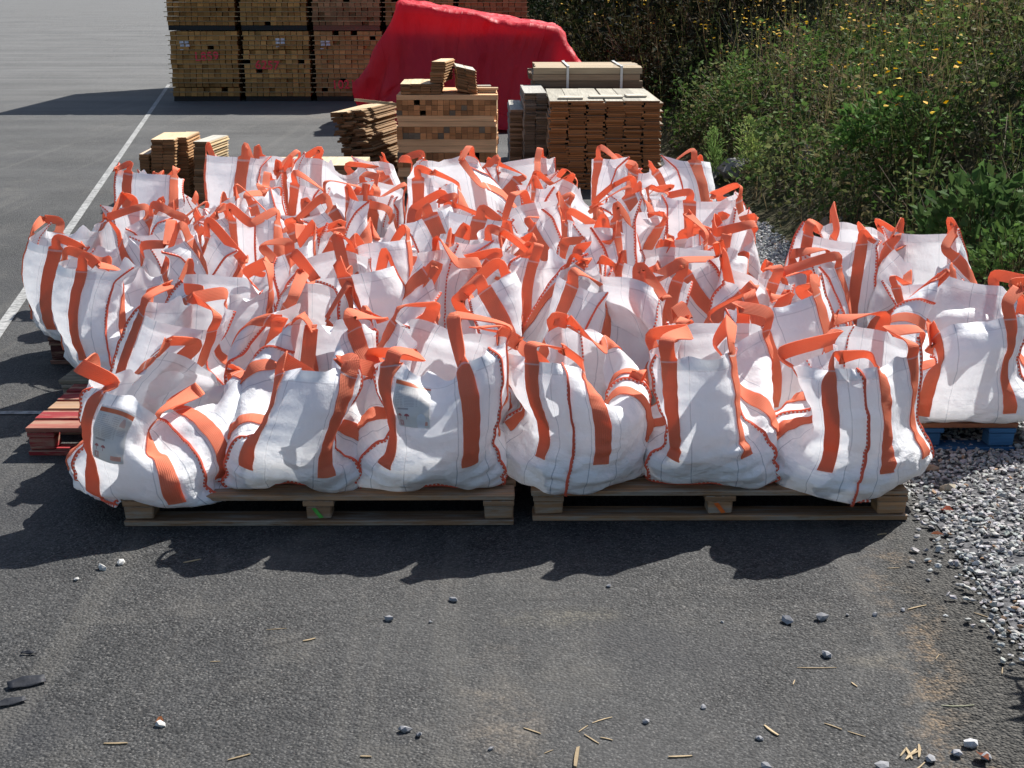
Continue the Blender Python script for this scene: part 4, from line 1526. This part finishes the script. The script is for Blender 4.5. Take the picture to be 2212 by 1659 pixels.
def plank_pile(name, label, c, n, w, t, L, rz, cols, cnt_w=1, tilt=0.0, shear=0.0, group=None, jit=.012, roll=0.0, lean=0.0):
    """a neat heap of profiled boards: n layers of cnt_w boards, lengthwise along local y"""
    root = empty(name, c, rz)
    tag(root, label, 'plank pile', group)
    rr = random.Random(int(abs(c[0] * 977 + c[1] * 131)) + n)
    R = roty(roll) @ rotx(tilt)
    per = max(1, n)
    mb = MB()
    for k in range(n):
        for i in range(cnt_w):
            col = shade(cols[0], rr.uniform(.72, 1.25))
            top = cols[1] if k == n - 1 else col
            p = np.array([(i - (cnt_w - 1) / 2) * w * 1.005 + shear * k + rr.uniform(-jit, jit) * .25, lean * k + rr.uniform(-jit, jit), t * (k + .5)])
            e = shade(cols[2], rr.uniform(.55, 1.15))
            mb.box(tuple(R @ p), (w * .985, L * rr.uniform(.985, 1.0), t * .90), R, top, .002, 0, e)
            # tongue along one edge
            q2 = R @ (p + np.array([w * .5 + .004, 0, -.001]))
            mb.box(tuple(q2), (.008, L * .985, t * .34), R, col, 0, 0, e)
    mb.build('boards', MAT['timber'], root)
    return root


def build_timber():
    y0 = 20.3; L = 3.6
    xs = [(370, 515), (527, 669), (681, 826), (838, 985), (996, 1142)]
    nums = ['L859', '6257', '1021', None, None]
    npx = [(447, 121), (577, 140), (743, 182)]
    pap = [(388, 94), (596, 88), (692, 92)]
    place = ['leftmost lower timber bundle, sprayed L859 in red', 'lower timber bundle sprayed 6257 in red', 'lower timber bundle sprayed 1021 in red, beside the tarpaulin',
             'lower timber bundle hidden behind the left of the red tarpaulin', 'lower timber bundle hidden behind the right of the red tarpaulin']
    upl = ['leftmost upper timber bundle, resting on the one sprayed L859', 'upper timber bundle resting on the one sprayed 6257', 'upper timber bundle resting on the one sprayed 1021',
           'upper timber bundle showing just left of the tarpaulin peak', 'upper timber bundle peeping over the red tarpaulin, beside the dark shrubs']
    for i, (a, b) in enumerate(xs):
        X0, X1 = x_at(a, y0, .5), x_at(b, y0, .5)
        t = None; p = None
        if i < 3:
            q = on_y(npx[i][0], npx[i][1], y0); t = (nums[i], q[0], q[2], .165)
            q = on_y(pap[i][0], pap[i][1], y0); p = (q[0], q[2])
        timber_bundle(place[i], X0, X1, y0, L, 0, .985, 11, 14, [(.44, .225, .068), (.48, .26, .083), (.45, .24, .09), (.33, .19, .07), (.33, .19, .07)][i], 40 + i, True, t, p)
        timber_bundle(upl[i], X0 - .02, X1 - .02, y0 + .02, L, .985, 1.95, 11, 14, [(.43, .215, .063), (.48, .26, .08), (.40, .22, .11), (.32, .19, .07), (.30, .16, .07)][i], 60 + i, True, None, None,
                      bcol=(.028, .03, .03) if i != 2 else (.20, .09, .06))
    for i, (a, b) in enumerate(xs[:4]):
        X0, X1 = x_at(a, y0, .5), x_at(b, y0, .5)
        timber_bundle(['topmost timber bundle of the leftmost column', 'topmost timber bundle of the second column from the left', 'topmost timber bundle of the third column from the left', 'topmost timber bundle of the column left of the tarpaulin peak'][i], X0, X1, y0 + .03, L, 1.95, 2.92, 11, 14, (.38, .21, .07), 80 + i, False)
    # cross-stacked timber in the middle: layers of ends between layers of long boards
    y = 11.0
    xl, xr = x_at(857, y, .5), x_at(1073, y, .5)
    W = xr - xl; cx = (xl + xr) / 2; D = .85
    root = empty('cross_stacked_timber', (cx, y + D / 2, 0)); tag(root, 'tall cross-stacked timber, layers of board ends between long pale boards', 'timber stack')
    rr = random.Random(5)
    z = 0.0
    # from the photo: heights of layer boundaries
    lay = [('e', 470, 418), ('l', 418, 388), ('e', 388, 380), ('l', 382, 362), ('e', 362, 330), ('l', 330, 301), ('e', 301, 274), ('l', 274, 250), ('e', 250, 222), ('l', 216, 206)]
    zz = [max(0, on_y(950, p[1], y)[2]) for p in lay] + [on_y(950, 205, y)[2]]
    for k, (kind, pa, pb) in enumerate(lay):
        z0, z1 = zz[k], zz[k + 1]
        if k == 0: z0 = 0.0
        h = z1 - z0
        if h < .01: continue
        mb = MB()
        if kind == 'e':
            nz = max(1, round(h / .048)); nx = 17
            for a in range(nz):
                for i in range(nx):
                    if rr.random() < .02: continue
                    c = shade((.52, .215, .085), rr.uniform(.6, 1.35))
                    if rr.random() < .10: c = shade((.20, .14, .095), rr.uniform(.8, 1.1))
                    mb.box((-W / 2 + W / nx * (i + .5), rr.uniform(-.008, .008), z0 + h / nz * (a + .5)), (W / nx * .97, D, h / nz * .97), None, (.42, .28, .16), .001, 0, c)
            mb.build('board_end_layer', MAT['timber'], root)
        else:
            nz = max(1, round(h / .045))
            for a in range(nz):
                for q in range(7):
                    c = shade((.80, .43, .22), rr.uniform(.88, 1.1))
                    mb.box((rr.uniform(-.008, .008), -D / 2 + D / 7 * (q + .5), z0 + h / nz * (a + .5)), (W * rr.uniform(.97, 1.01), D / 7 * .96, h / nz * .96), None, c, .001)
            mb.build('long_board_layer', MAT['timber'], root)
    top = on_y(950, 205, y)[2]
    # loose piles on top of it
    pale = (.66, .49, .30); brown = (.32, .145, .062); mid = (.46, .27, .13)
    def at(px, yy, zz): return (x_at(px, yy, zz), yy, zz)
    plank_pile('plank_pile', 'low pile of pale boards, on top of the cross-stacked timber at its left', at(912, 11.32, top + .003), 4, .078, .020, .60, .02, (mid, pale, brown), 4, group='planks on the cross-stacked timber')
    plank_pile('plank_pile', 'tall narrow pile of boards, standing highest on the cross-stacked timber', at(953, 11.28, top + .088), 8, .105, .0205, .50, -.10, (mid, pale, brown), 1, shear=.002, group='planks on the cross-stacked timber')
    plank_pile('plank_pile', 'leaning pile of grey boards, on top of the cross-stacked timber at its right', at(1006, 11.30, top + .012), 9, .075, .020, .50, .08, (mid, (.52, .47, .38), brown), 2, shear=-.006, roll=.22, group='planks on the cross-stacked timber')
    rt = empty('loose_board', at(1045, 11.35, top + .003)); tag(rt, 'loose short boards lying flat, right edge of the cross-stacked timber', 'boards')
    m = MB().box((0, 0, .010), (.20, .34, .018), None, (.50, .36, .22)).box((.03, -.13, .030), (.17, .09, .016), None, (.55, .38, .23)).box((-.02, .1, .031), (.15, .1, .018), rotz(.1), (.44, .40, .34))
    m.build('boards', MAT['timber'], rt)
    # slumped pile left of it
    p = on_y(812, 385, 11.6)
    g = (.44, .36, .25)
    plank_pile('plank_pile', 'slumped dark pile of boards fanned to the left of the cross-stacked timber', (x_at(828, 11.6, .2), 11.75, 0.0), 31, .085, .0205, .85, -.22, ((.36, .24, .14), (.62, .46, .28), (.22, .10, .045)), 3, shear=-.004, jit=.07, roll=-.10, lean=.0)
    q = at(820, 11.62, .67)
    rt = empty('loose_board', q, .62); tag(rt, 'single pale board jutting left from the slumped pile', 'board')
    MB().box((0, 0, 0), (.44, .065, .022), roty(.14), (.62, .50, .31)).build('board', MAT['timber'], rt)
    # low plank platform behind the bags
    z = .42
    xa, xb = x_at(500, 9.6, z), x_at(787, 9.6, z)
    rt = empty('plank_stack', ((xa + xb) / 2, 9.75, 0)); tag(rt, 'low wide stack topped with short pale boards, behind the left of the back row', 'plank stack')
    Wd = xb - xa; mb = MB(); rr = random.Random(9)
    for k in range(14):
        n = 8
        for i in range(n):
            c = shade(((.66, .52, .33) if k == 13 else (.30, .17, .085)), rr.uniform(.85, 1.12))
            mb.box((-Wd / 2 + Wd / n * (i + .5), rr.uniform(-.012, .012), .012 + .029 * k + .014), (Wd / n * .975, .50, .026), None, c, .001, 0, shade((.27, .14, .07), rr.uniform(.6, 1.1)))
    mb.build('boards', MAT['timber'], rt)
    # pile at the far left behind the back row
    def L(px, yy, zz): return (x_at(px, yy, zz), yy, zz)
    gl = 'board piles behind the left of the back row'
    plank_pile('plank_pile', 'brown pile of boards with a pale stepped top, far left behind the back row', L(362, 10.7, .2)[:2] + (0.0,), 22, .085, .0225, .55, .06, (mid, pale, brown), 2, shear=.0015, group=gl)
    plank_pile('plank_pile', 'low pile of boards left of the stepped brown pile', L(328, 10.68, .2)[:2] + (0.0,), 17, .07, .0225, .45, .03, (mid, (.62, .47, .35), brown), 1, group=gl)
    plank_pile('plank_pile', 'pale pile of boards with saw-toothed edges, right of the stepped brown pile', L(455, 10.75, .2)[:2] + (0.0,), 23, .115, .0205, .50, -.10, ((.58, .44, .26), (.50, .47, .40), (.30, .16, .08)), 1, shear=.001, jit=.02, group=gl)
    plank_pile('plank_pile', 'short pile of pale boards bridging the stepped pile and the saw-toothed pile', L(408, 10.8, .2)[:2] + (0.0,), 23, .10, .0215, .45, 0.0, (mid, pale, brown), 1, group=gl)
    # right-hand stacks
    yf = 11.3
    xl, xr = x_at(1186, yf, .4), x_at(1428, yf, .4)
    W = xr - xl; ztop = on_y(1300, 216, yf)[2]
    rt = empty('board_bundle', ((xl + xr) / 2, yf + .7, 0)); tag(rt, 'square bundle of brown profiled boards, saw-toothed ends to the front', 'board bundle')
    mb = MB(); rr = random.Random(12); n = int(ztop / .0165); nc = 6
    for k in range(n):
        for i in range(nc):
            c = shade((.46, .17, .06), rr.uniform(.65, 1.2))
            side = shade((.34, .27, .20), rr.uniform(.6, 1.15))
            if k >= n - 1: side = shade((.40, .37, .30), rr.uniform(.8, 1.1))
            mb.box((-W / 2 + W / nc * (i + .5) + rr.uniform(-.014, .014) + (.006 if k % 2 else -.006), rr.uniform(-.03, .02), .0165 * k + .008), (W / nc * rr.uniform(.93, .975), 1.4, .0145), None, side, .001, 0, c)
    mb.build('boards', MAT['timber'], rt)
    m = MB()
    for i, (a, s) in enumerate(((-.30, .22), (.02, .30), (.3, .18))):
        m.box((a * W, -.5 + .1 * i, n * .0165 + .010), (s * W, .2, .014), rotz(.05 * (i - 1)), (.56, .50, .40))
    m.build('loose_boards', MAT['timber'], rt)
    # strapped bundle of long boards lying across, behind
    yb = 12.85
    zt = on_y(1260, 146, yb)[2]
    xl, xr = x_at(1152, yb, .8), x_at(1388, yb, .8); W = xr - xl
    rt = empty('strapped_bundle', ((xl + xr) / 2, yb + .5, 0)); tag(rt, 'weathered long boards bound with two white straps, behind the square bundle', 'board bundle')
    mb = MB(); rr = random.Random(15); n = 15; h = zt / n
    for k in range(n):
        for i in range(9):
            c = shade((.30, .215, .14), rr.uniform(.6, 1.25))
            if k == n - 1: c = shade((.46, .36, .24), rr.uniform(.85, 1.1))
            e = shade(((.30, .19, .10) if rr.random() < .5 else (.22, .22, .20)), rr.uniform(.55, 1.2))
            mb.box((rr.uniform(-.02, .02) - (.03 if k in (n - 2, n - 5) else 0), -.5 + 1.0 / 9 * (i + .5), h * (k + .5)), (W * rr.uniform(.97, 1.0), 1.0 / 9 * .96, h * .93), None, c, .001, 0, e)
    mb.build('boards', MAT['timber'], rt)
    for px in (1226, 1342):
        x = x_at(px, yb, .8) - (xl + xr) / 2
        m = MB()
        m.box((x, -.512, zt - .20), (.022, .004, .43), roty(.01), (1, 1, 1)).box((x, 0, zt + .009), (.022, 1.02, .004), rotz(.02), (1, 1, 1)).box((x, .512, zt - .20), (.022, .004, .43), None, (1, 1, 1))
        o = m.build('strap', MAT['strapwhite'], rt)
    o = MB().box((x + .05, -.3, zt + .016), (.25, .022, .003), rotz(.5), (1, 1, 1)).build('strap_tail', MAT['strapwhite'], rt)
    # grey weathered stacks seen past its left side
    gr = ((.24, .22, .19), (.42, .40, .35), (.20, .17, .14))
    plank_pile('plank_pile', 'grey weathered pile of boards, left of the square bundle', (x_at(1152, 12.1, .4), 12.35, 0.0), 34, .095, .0215, 1.0, 0.03, gr, 2, jit=.02, group='grey piles left of the square bundle')
    plank_pile('plank_pile', 'lower grey pile of boards at the outer left of the weathered pile', (x_at(1112, 12.3, .4), 12.75, 0.0), 25, .11, .0225, 1.1, 0.02, gr, 1, jit=.02, group='grey piles left of the square bundle')


# ------------------------------------------------------------------ red tarpaulin thrown over a stack
def build_tarp():
    x0, x1, y0, y1 = -1.36, .60, 16.45, 18.7
    zl, zr_ = 1.43, 1.10
    sp = .075
    C, R = int((x1 - x0 + .52 + 1.15) / sp), int((y1 - y0 + 1.46 + 1.0) / sp)
    cx, cy = (x0 + x1) / 2 + .315, (y0 + y1) / 2 - .23
    a = math.radians(-5)
    gx, gy = np.meshgrid((np.arange(C) - (C - 1) / 2) * sp, (np.arange(R) - (R - 1) / 2) * sp)
    X = cx + gx * math.cos(a) - gy * math.sin(a); Y = cy + gx * math.sin(a) + gy * math.cos(a)
    r = np.random.default_rng(4)
    P = np.stack([X, Y, 1.50 + r.normal(0, .01, X.shape)], -1)[None]
    cl = Cloth(P, np.array([sp]), np.array([sp]), False, .10)
    P = cl.P
    mg = .02
    for it in range(420):
        cl.step(.0024, .94)
        w = np.clip((x0 - P[..., 0]) * 1.2, 0, 1)
        P[..., 0] -= .0003 * w * (P[..., 2] < 1.0)
        onp = (P[..., 0] > x0) & (P[..., 0] < x1) & (P[..., 1] > y0) & (P[..., 1] < y1)
        P[..., :2][onp] = cl.old[..., :2][onp]
        for sub in range(3):
            cl.solve()
            zt = zl + (zr_ - zl) * np.clip((P[..., 0] - x0) / (x1 - x0), 0, 1) 
            dx = np.minimum(P[..., 0] - x0 + mg, x1 + mg - P[..., 0]); dy = np.minimum(P[..., 1] - y0 + mg, y1 + mg - P[..., 1]); dz = zt + mg - P[..., 2]
            ins = (dx > 0) & (dy > 0) & (dz > 0)
            mn = np.minimum(np.minimum(dx, dy), dz)
            mz = ins & (dz <= mn + 1e-6); mx = ins & ~mz & (dx <= mn + 1e-6); my = ins & ~mz & ~mx
            P[..., 2][mz] += dz[mz]
            sgx = np.where(P[..., 0] - x0 < x1 - P[..., 0], -1, 1); P[..., 0][mx] += (sgx * dx)[mx]
            sgy = np.where(P[..., 1] - y0 < y1 - P[..., 1], -1, 1); P[..., 1][my] += (sgy * dy)[my]
            np.maximum(P[..., 2], .015, out=P[..., 2])
        cl.finish()
    up = 2
    M = cubic_matrix(R, up, False); M2 = cubic_matrix(C, up, False)
    G = np.einsum('ri,ijk->rjk', M, P[0].astype(float)); G = np.einsum('cj,rjk->rck', M2, G)
    n, nc = G.shape[:2]
    idx = np.arange(n * nc).reshape(n, nc)
    Q = np.stack([idx[:-1, :-1], idx[:-1, 1:], idx[1:, 1:], idx[1:, :-1]], -1).reshape(-1, 4)
    uv = np.stack(np.meshgrid(np.linspace(0, 1, nc), np.linspace(0, 1, n)), -1).reshape(-1, 2)
    nm = grid_normals(G, False)
    G = G + nm * ((smooth_noise(r, n, nc, 22, 22, False) * .005 - np.abs(smooth_noise(r, n, nc, 20, 20, False)) * .012 + smooth_noise(r, n, nc, 8, 30, False) * .005 + np.clip((zr_ - .02 - G[..., 2]) / .7, 0, 1) * (np.abs(smooth_noise(r, n, nc, 4, 30, False)) * .035 + np.abs(smooth_noise(r, n, nc, 6, 16, False)) * .05) - np.abs(smooth_noise(r, n, nc, 12, 16, False)) * .010))[..., None]
    root = empty('tarpaulin', (cx, cy, 0)); tag(root, 'crumpled red tarpaulin draped over a tall stack', 'tarpaulin')
    o = link('sheet', np_mesh('sheet', G.reshape(-1, 3), Q, uv[Q.reshape(-1)], None, True, MAT['tarp']), None, root)
    local(o, (cx, cy, 0))
    st = empty('covered_stack', ((x0 + x1) / 2, (y0 + y1) / 2, 0)); tag(st, 'brown board stack hidden beneath the red tarpaulin', 'timber stack')
    mb = MB(); rr = random.Random(3)
    for k in range(18):
        z = .06 * k + .03
        mb.box((0, 0, z), (x1 - x0 - .10, y1 - y0 - .10, .056), None, shade((.25, .14, .07), rr.uniform(.6, 1.1)))
    mb.build('boards', MAT['timber'], st)


# ------------------------------------------------------------------ litter on the asphalt
def build_litter():
    r = np.random.default_rng(8)
    v, f = ico()

    def stone(px, py, s, label, col, group=None):
        p = on_z(px, py)
        P = v * np.array([s, s * .75, s * .55]) * (1 + r.normal(0, .15, (12, 1)))
        me = np_mesh('stone', P, f, None, np.repeat(np.array([col]) * r.uniform(.85, 1.1), 20, 0), False, MAT['stone'])
        o = link('stone', me); o.location = (p[0], p[1], s * .42); o.rotation_euler = (r.normal(0, .2), r.normal(0, .2), r.uniform(0, 6))
        tag(o, label, 'stone', group)
    W = (.55, .54, .51); G = (.26, .26, .27)
    gs = 'loose stones lying on the asphalt'
    same = 'loose grey stone lying on the dark asphalt'
    stone(222, 1230, .017, 'white stone lying left of the front pallets, larger of a pair', W, gs)
    stone(262, 1219, .015, 'white stone lying right beside the larger white one', W, gs)
    stone(165, 1254, .010, 'small white stone lying nearest the left of the white pair', W, gs)
    for px, py, s in ((980, 1299, .014), (840, 1340, .014), (930, 1345, .006), (1700, 1345, .019), (1775, 1339, .019), (1785, 1418, .016), (875, 1580, .015), (905, 1590, .010), (1655, 1660, .014), (1640, 1598, .010), (1395, 1562, .010), (2005, 1255, .008), (1315, 1268, .009), (1950, 1320, .009), (1890, 1330, .010), (1560, 1345, .006), (1830, 1330, .007), (2130, 1640, .015), (1905, 1660, .018), (2010, 1645, .015), (1060, 1620, .007), (1520, 1530, .009)):
        stone(px, py, s, same, G, gs)
    stone(347, 1569, .013, 'pale round stone lying between a brown leaf and the black scraps', W, gs)
    stone(2097, 1612, .019, 'largest pale stone in the sandy strip at the right', (.45, .45, .45), gs)
    stone(2065, 1633, .016, 'grey stone just left of the largest pale stone', (.38, .38, .40), gs)
    stone(2012, 1021, .030, 'rust-brown stone among the grey gravel beside the blue pallet', (.30, .21, .15), gs)
    stone(2045, 1062, .030, 'tan stone among the grey gravel in front of the blue pallet', (.42, .36, .27), gs)

    def chip(px, py, L, w, az, label, group='wood splinters on the asphalt', col=(.46, .35, .21), curve=0.0):
        L *= .85 * r.uniform(.8, 1.15); w *= .8 * r.uniform(.7, 1.2); curve = curve or r.normal(0, .09)
        col = shade(col, r.uniform(.7, 1.1))
        p = on_z(px, py)
        mb = MB(); n = 4
        pts = []
        for k in range(n):
            t = k / (n - 1) - .5
            x = t * L; yv = curve * (t * t) * L
            pts.append((x, yv, w * (.62 if k in (0, n - 1) else 1.0) * r.uniform(.8, 1.1)))
        V, Q, C = [], [], []
        for (x, yv, ww) in pts:
            for a, b in ((-1, 0), (1, 0), (1, 1), (-1, 1)):
                V.append((x + r.normal(0, w * .1), yv + a * ww * .36, .001 + b * w * .36))
        for k in range(n - 1):
            for q in range(4):
                Q.append([k * 4 + q, k * 4 + (q + 1) % 4, (k + 1) * 4 + (q + 1) % 4, (k + 1) * 4 + q])
        Q += [[3, 2, 1, 0], [(n - 1) * 4 + q for q in range(4)]]
        c = np.array([col]) * r.uniform(.8, 1.2)
        uvs = np.tile([[0, 0], [.1, 0], [.1, .02], [0, .02]], (len(Q), 1))
        me = np_mesh('wood_splinter', V, Q, uvs, np.repeat(c, len(Q), 0), False, MAT['timber'])
        o = link('wood_splinter', me); o.location = (p[0], p[1], .0); o.rotation_euler = (0, r.uniform(-.03, .03), az)
        tag(o, label, 'splinter', group)
    sp = 'thin pale wood splinter lying on the asphalt'
    for px, py, L, w, az in ((415, 1213, .07, .007, .5), (597, 1360, .06, .004, .2), (668, 1384, .045, .010, .5), (250, 1608, .065, .009, .03), (517, 1637, .065, .008, .5),
                             (1980, 1313, .075, .007, .45), (1665, 1580, .055, .010, -1.1), (1800, 1570, .06, .006, -.7), (1470, 1636, .07, .007, .1), (1278, 1598, .055, .006, -.9), (1300, 1556, .06, .004, .5),
                             (1845, 1480, .035, .006, -1.2), (1930, 1228, .05, .006, .1), (1905, 1155, .04, .008, .4), (2085, 1180, .05, .008, -.9), (2025, 1420, .03, .007, 1.0), (2165, 1450, .05, .006, 1.2),
                             (1260, 1575, .05, .005, .9), (1850, 1587, .05, .006, -.6), (1310, 1597, .03, .008, -.4), (465, 1430, .03, .004, .1), (1715, 1475, .03, .004, 1.2), (790, 1636, .03, .010, -.1), (1150, 1580, .06, .008, -.6), (1185, 1625, .03, .006, .6), (1985, 1660, .06, .008, .8), (2120, 1330, .06, .006, -.8)):
        chip(px, py, L, w, az, sp)
    chip(1765, 1444, .115, .005, .0, 'longest straight stick lying on the asphalt, in line with the pallets')
    chip(1245, 1638, .10, .018, 1.45, 'broad yellow wood splinter pointing away from the camera')
    for k, (dx, az) in enumerate(((0, .9), (18, 1.3), (-16, 1.0), (8, .6), (-4, 1.6))):
        chip(1968 + dx, 1632 - abs(dx) * .4, .06, .009, az, 'pale splinter in the loose heap of splinters at the lower right', 'splinters heaped at the lower right')
    chip(2070, 1527, .09, .007, 0, 'curved pale grass blade on the sandy strip', 'dry blades on the sandy strip', (.36, .36, .24), .25)

    def scrap(px, py, L, w, az, label, lift=.02):
        p = on_z(px, py)
        n = 8; V, Q = [], []
        for k in range(n):
            t = k / (n - 1) - .5
            for a in (-.5, -.15, .2, .5):
                V.append((t * L, a * w * (1 - .9 * t * t), .003 + lift * (a + .5) ** 2 * (1 - 1.2 * t * t) + .0015 * math.sin(t * 9 + a * 4)))
        for k in range(n - 1):
            for q in range(3): Q.append([k * 4 + q, k * 4 + q + 1, (k + 1) * 4 + q + 1, (k + 1) * 4 + q])
        me = np_mesh('plastic_scrap', V, Q, None, None, True, MAT['plastic'])
        o = link('plastic_scrap', me); o.location = (p[0], p[1], .001); o.rotation_euler = (0, 0, az)
        m = o.modifiers.new('thick', 'SOLIDIFY'); m.thickness = .0022
        tag(o, label, 'plastic scrap', 'black plastic scraps')
    scrap(62, 1414, .035, .010, .0, 'small black plastic scrap, farthest of the black scraps', .004)
    scrap(58, 1480, (.085), .034, .45, 'large curled black plastic scrap at the lower left', .010)
    scrap(22, 1522, .07, .022, .5, 'shiny narrow black plastic scrap at the left edge', .006)

    def leaf(px, py, s, az, label, col):
        p = on_z(px, py)
        V = [(0, 0, .002), (s * .5, -s * .35, .008), (s, 0, .003), (s * .5, s * .35, .010), (s * .5, 0, .002), (s * .8, s * .28, .012), (s * .8, -s * .3, .006)]
        Q = [(0, 1, 4), (0, 4, 3), (4, 1, 6), (4, 6, 2), (4, 2, 5), (4, 5, 3)]
        me = np_mesh('dead_leaf', V, Q, None, np.repeat(np.array([col]), 6, 0), False, MAT['leaf'])
        o = link('dead_leaf', me); o.location = (p[0], p[1], .012 if px > 1990 else .001); o.rotation_euler = (r.normal(0, .15), r.normal(0, .15), az)
        tag(o, label, 'leaf')
    leaf(2030, 1110, .045, .2, 'red-brown dead leaf on the edge of the gravel', (.28, .06, .03))
    leaf(2040, 1164, .040, 2.9, 'dark brown dead leaf on the asphalt beside the gravel', (.20, .07, .035))
    leaf(335, 1563, .022, .8, 'tiny orange-brown leaf touching the pale round stone', (.36, .14, .06))
    leaf(2135, 1655, .04, 1.9, 'brown dead leaf on the sandy strip at the bottom right', (.22, .075, .04))
# ------------------------------------------------------------------ light, sky, camera
def build_light():
    az = math.radians(39)          # from +Y towards +X: where the sun stands
    el = math.radians(45)
    w = bpy.data.worlds.new('World'); scene.world = w; w.use_nodes = True
    nt = w.node_tree; nt.nodes.clear()
    sky = nt.nodes.new('ShaderNodeTexSky'); sky.sky_type = 'NISHITA'; sky.sun_disc = False
    sky.sun_elevation = el; sky.sun_rotation = az; sky.altitude = 100; sky.air_density = 1.0; sky.dust_density = 1.5; sky.ozone_density = 1.0
    bg = nt.nodes.new('ShaderNodeBackground'); bg.inputs[1].default_value = SKY
    out = nt.nodes.new('ShaderNodeOutputWorld')
    nt.links.new(sky.outputs[0], bg.inputs[0]); nt.links.new(bg.outputs[0], out.inputs[0])
    l = bpy.data.lights.new('sun', 'SUN'); l.energy = SUN; l.angle = math.radians(.53); l.color = (1.0, .97, .92)
    o = bpy.data.objects.new('sun', l); COL.objects.link(o)
    d = Vector((math.sin(az) * math.cos(el), math.cos(az) * math.cos(el), math.sin(el)))
    o.rotation_euler = (-d).to_track_quat('-Z', 'Y').to_euler()
    o.location = d * 30


def build_camera():
    c = bpy.data.cameras.new('camera'); o = bpy.data.objects.new('camera', c); COL.objects.link(o)
    c.sensor_fit = 'HORIZONTAL'; c.sensor_width = 36; c.lens = 36 * F / 2212.0
    c.clip_start = .05; c.clip_end = 1000
    o.location = (0, 0, CAM_H); o.rotation_euler = (math.pi / 2 - THETA, 0, 0)
    scene.camera = o


SUN, SKY, EXPO = 4.8, .074, .82
scene.view_settings.view_transform = 'Standard'
scene.view_settings.look = 'None'
scene.view_settings.exposure = EXPO
scene.view_settings.gamma = 1.0
scene.view_settings.use_curve_mapping = False
scene.cycles.max_bounces = 8
scene.cycles.transparent_max_bounces = 4
scene.cycles.use_denoising = True

make_materials()
build_light()
build_camera()
build_ground()
build_bank()
build_weeds()
single_plants()
build_timber()
build_tarp()
build_pallets()
build_bags()
build_litter()
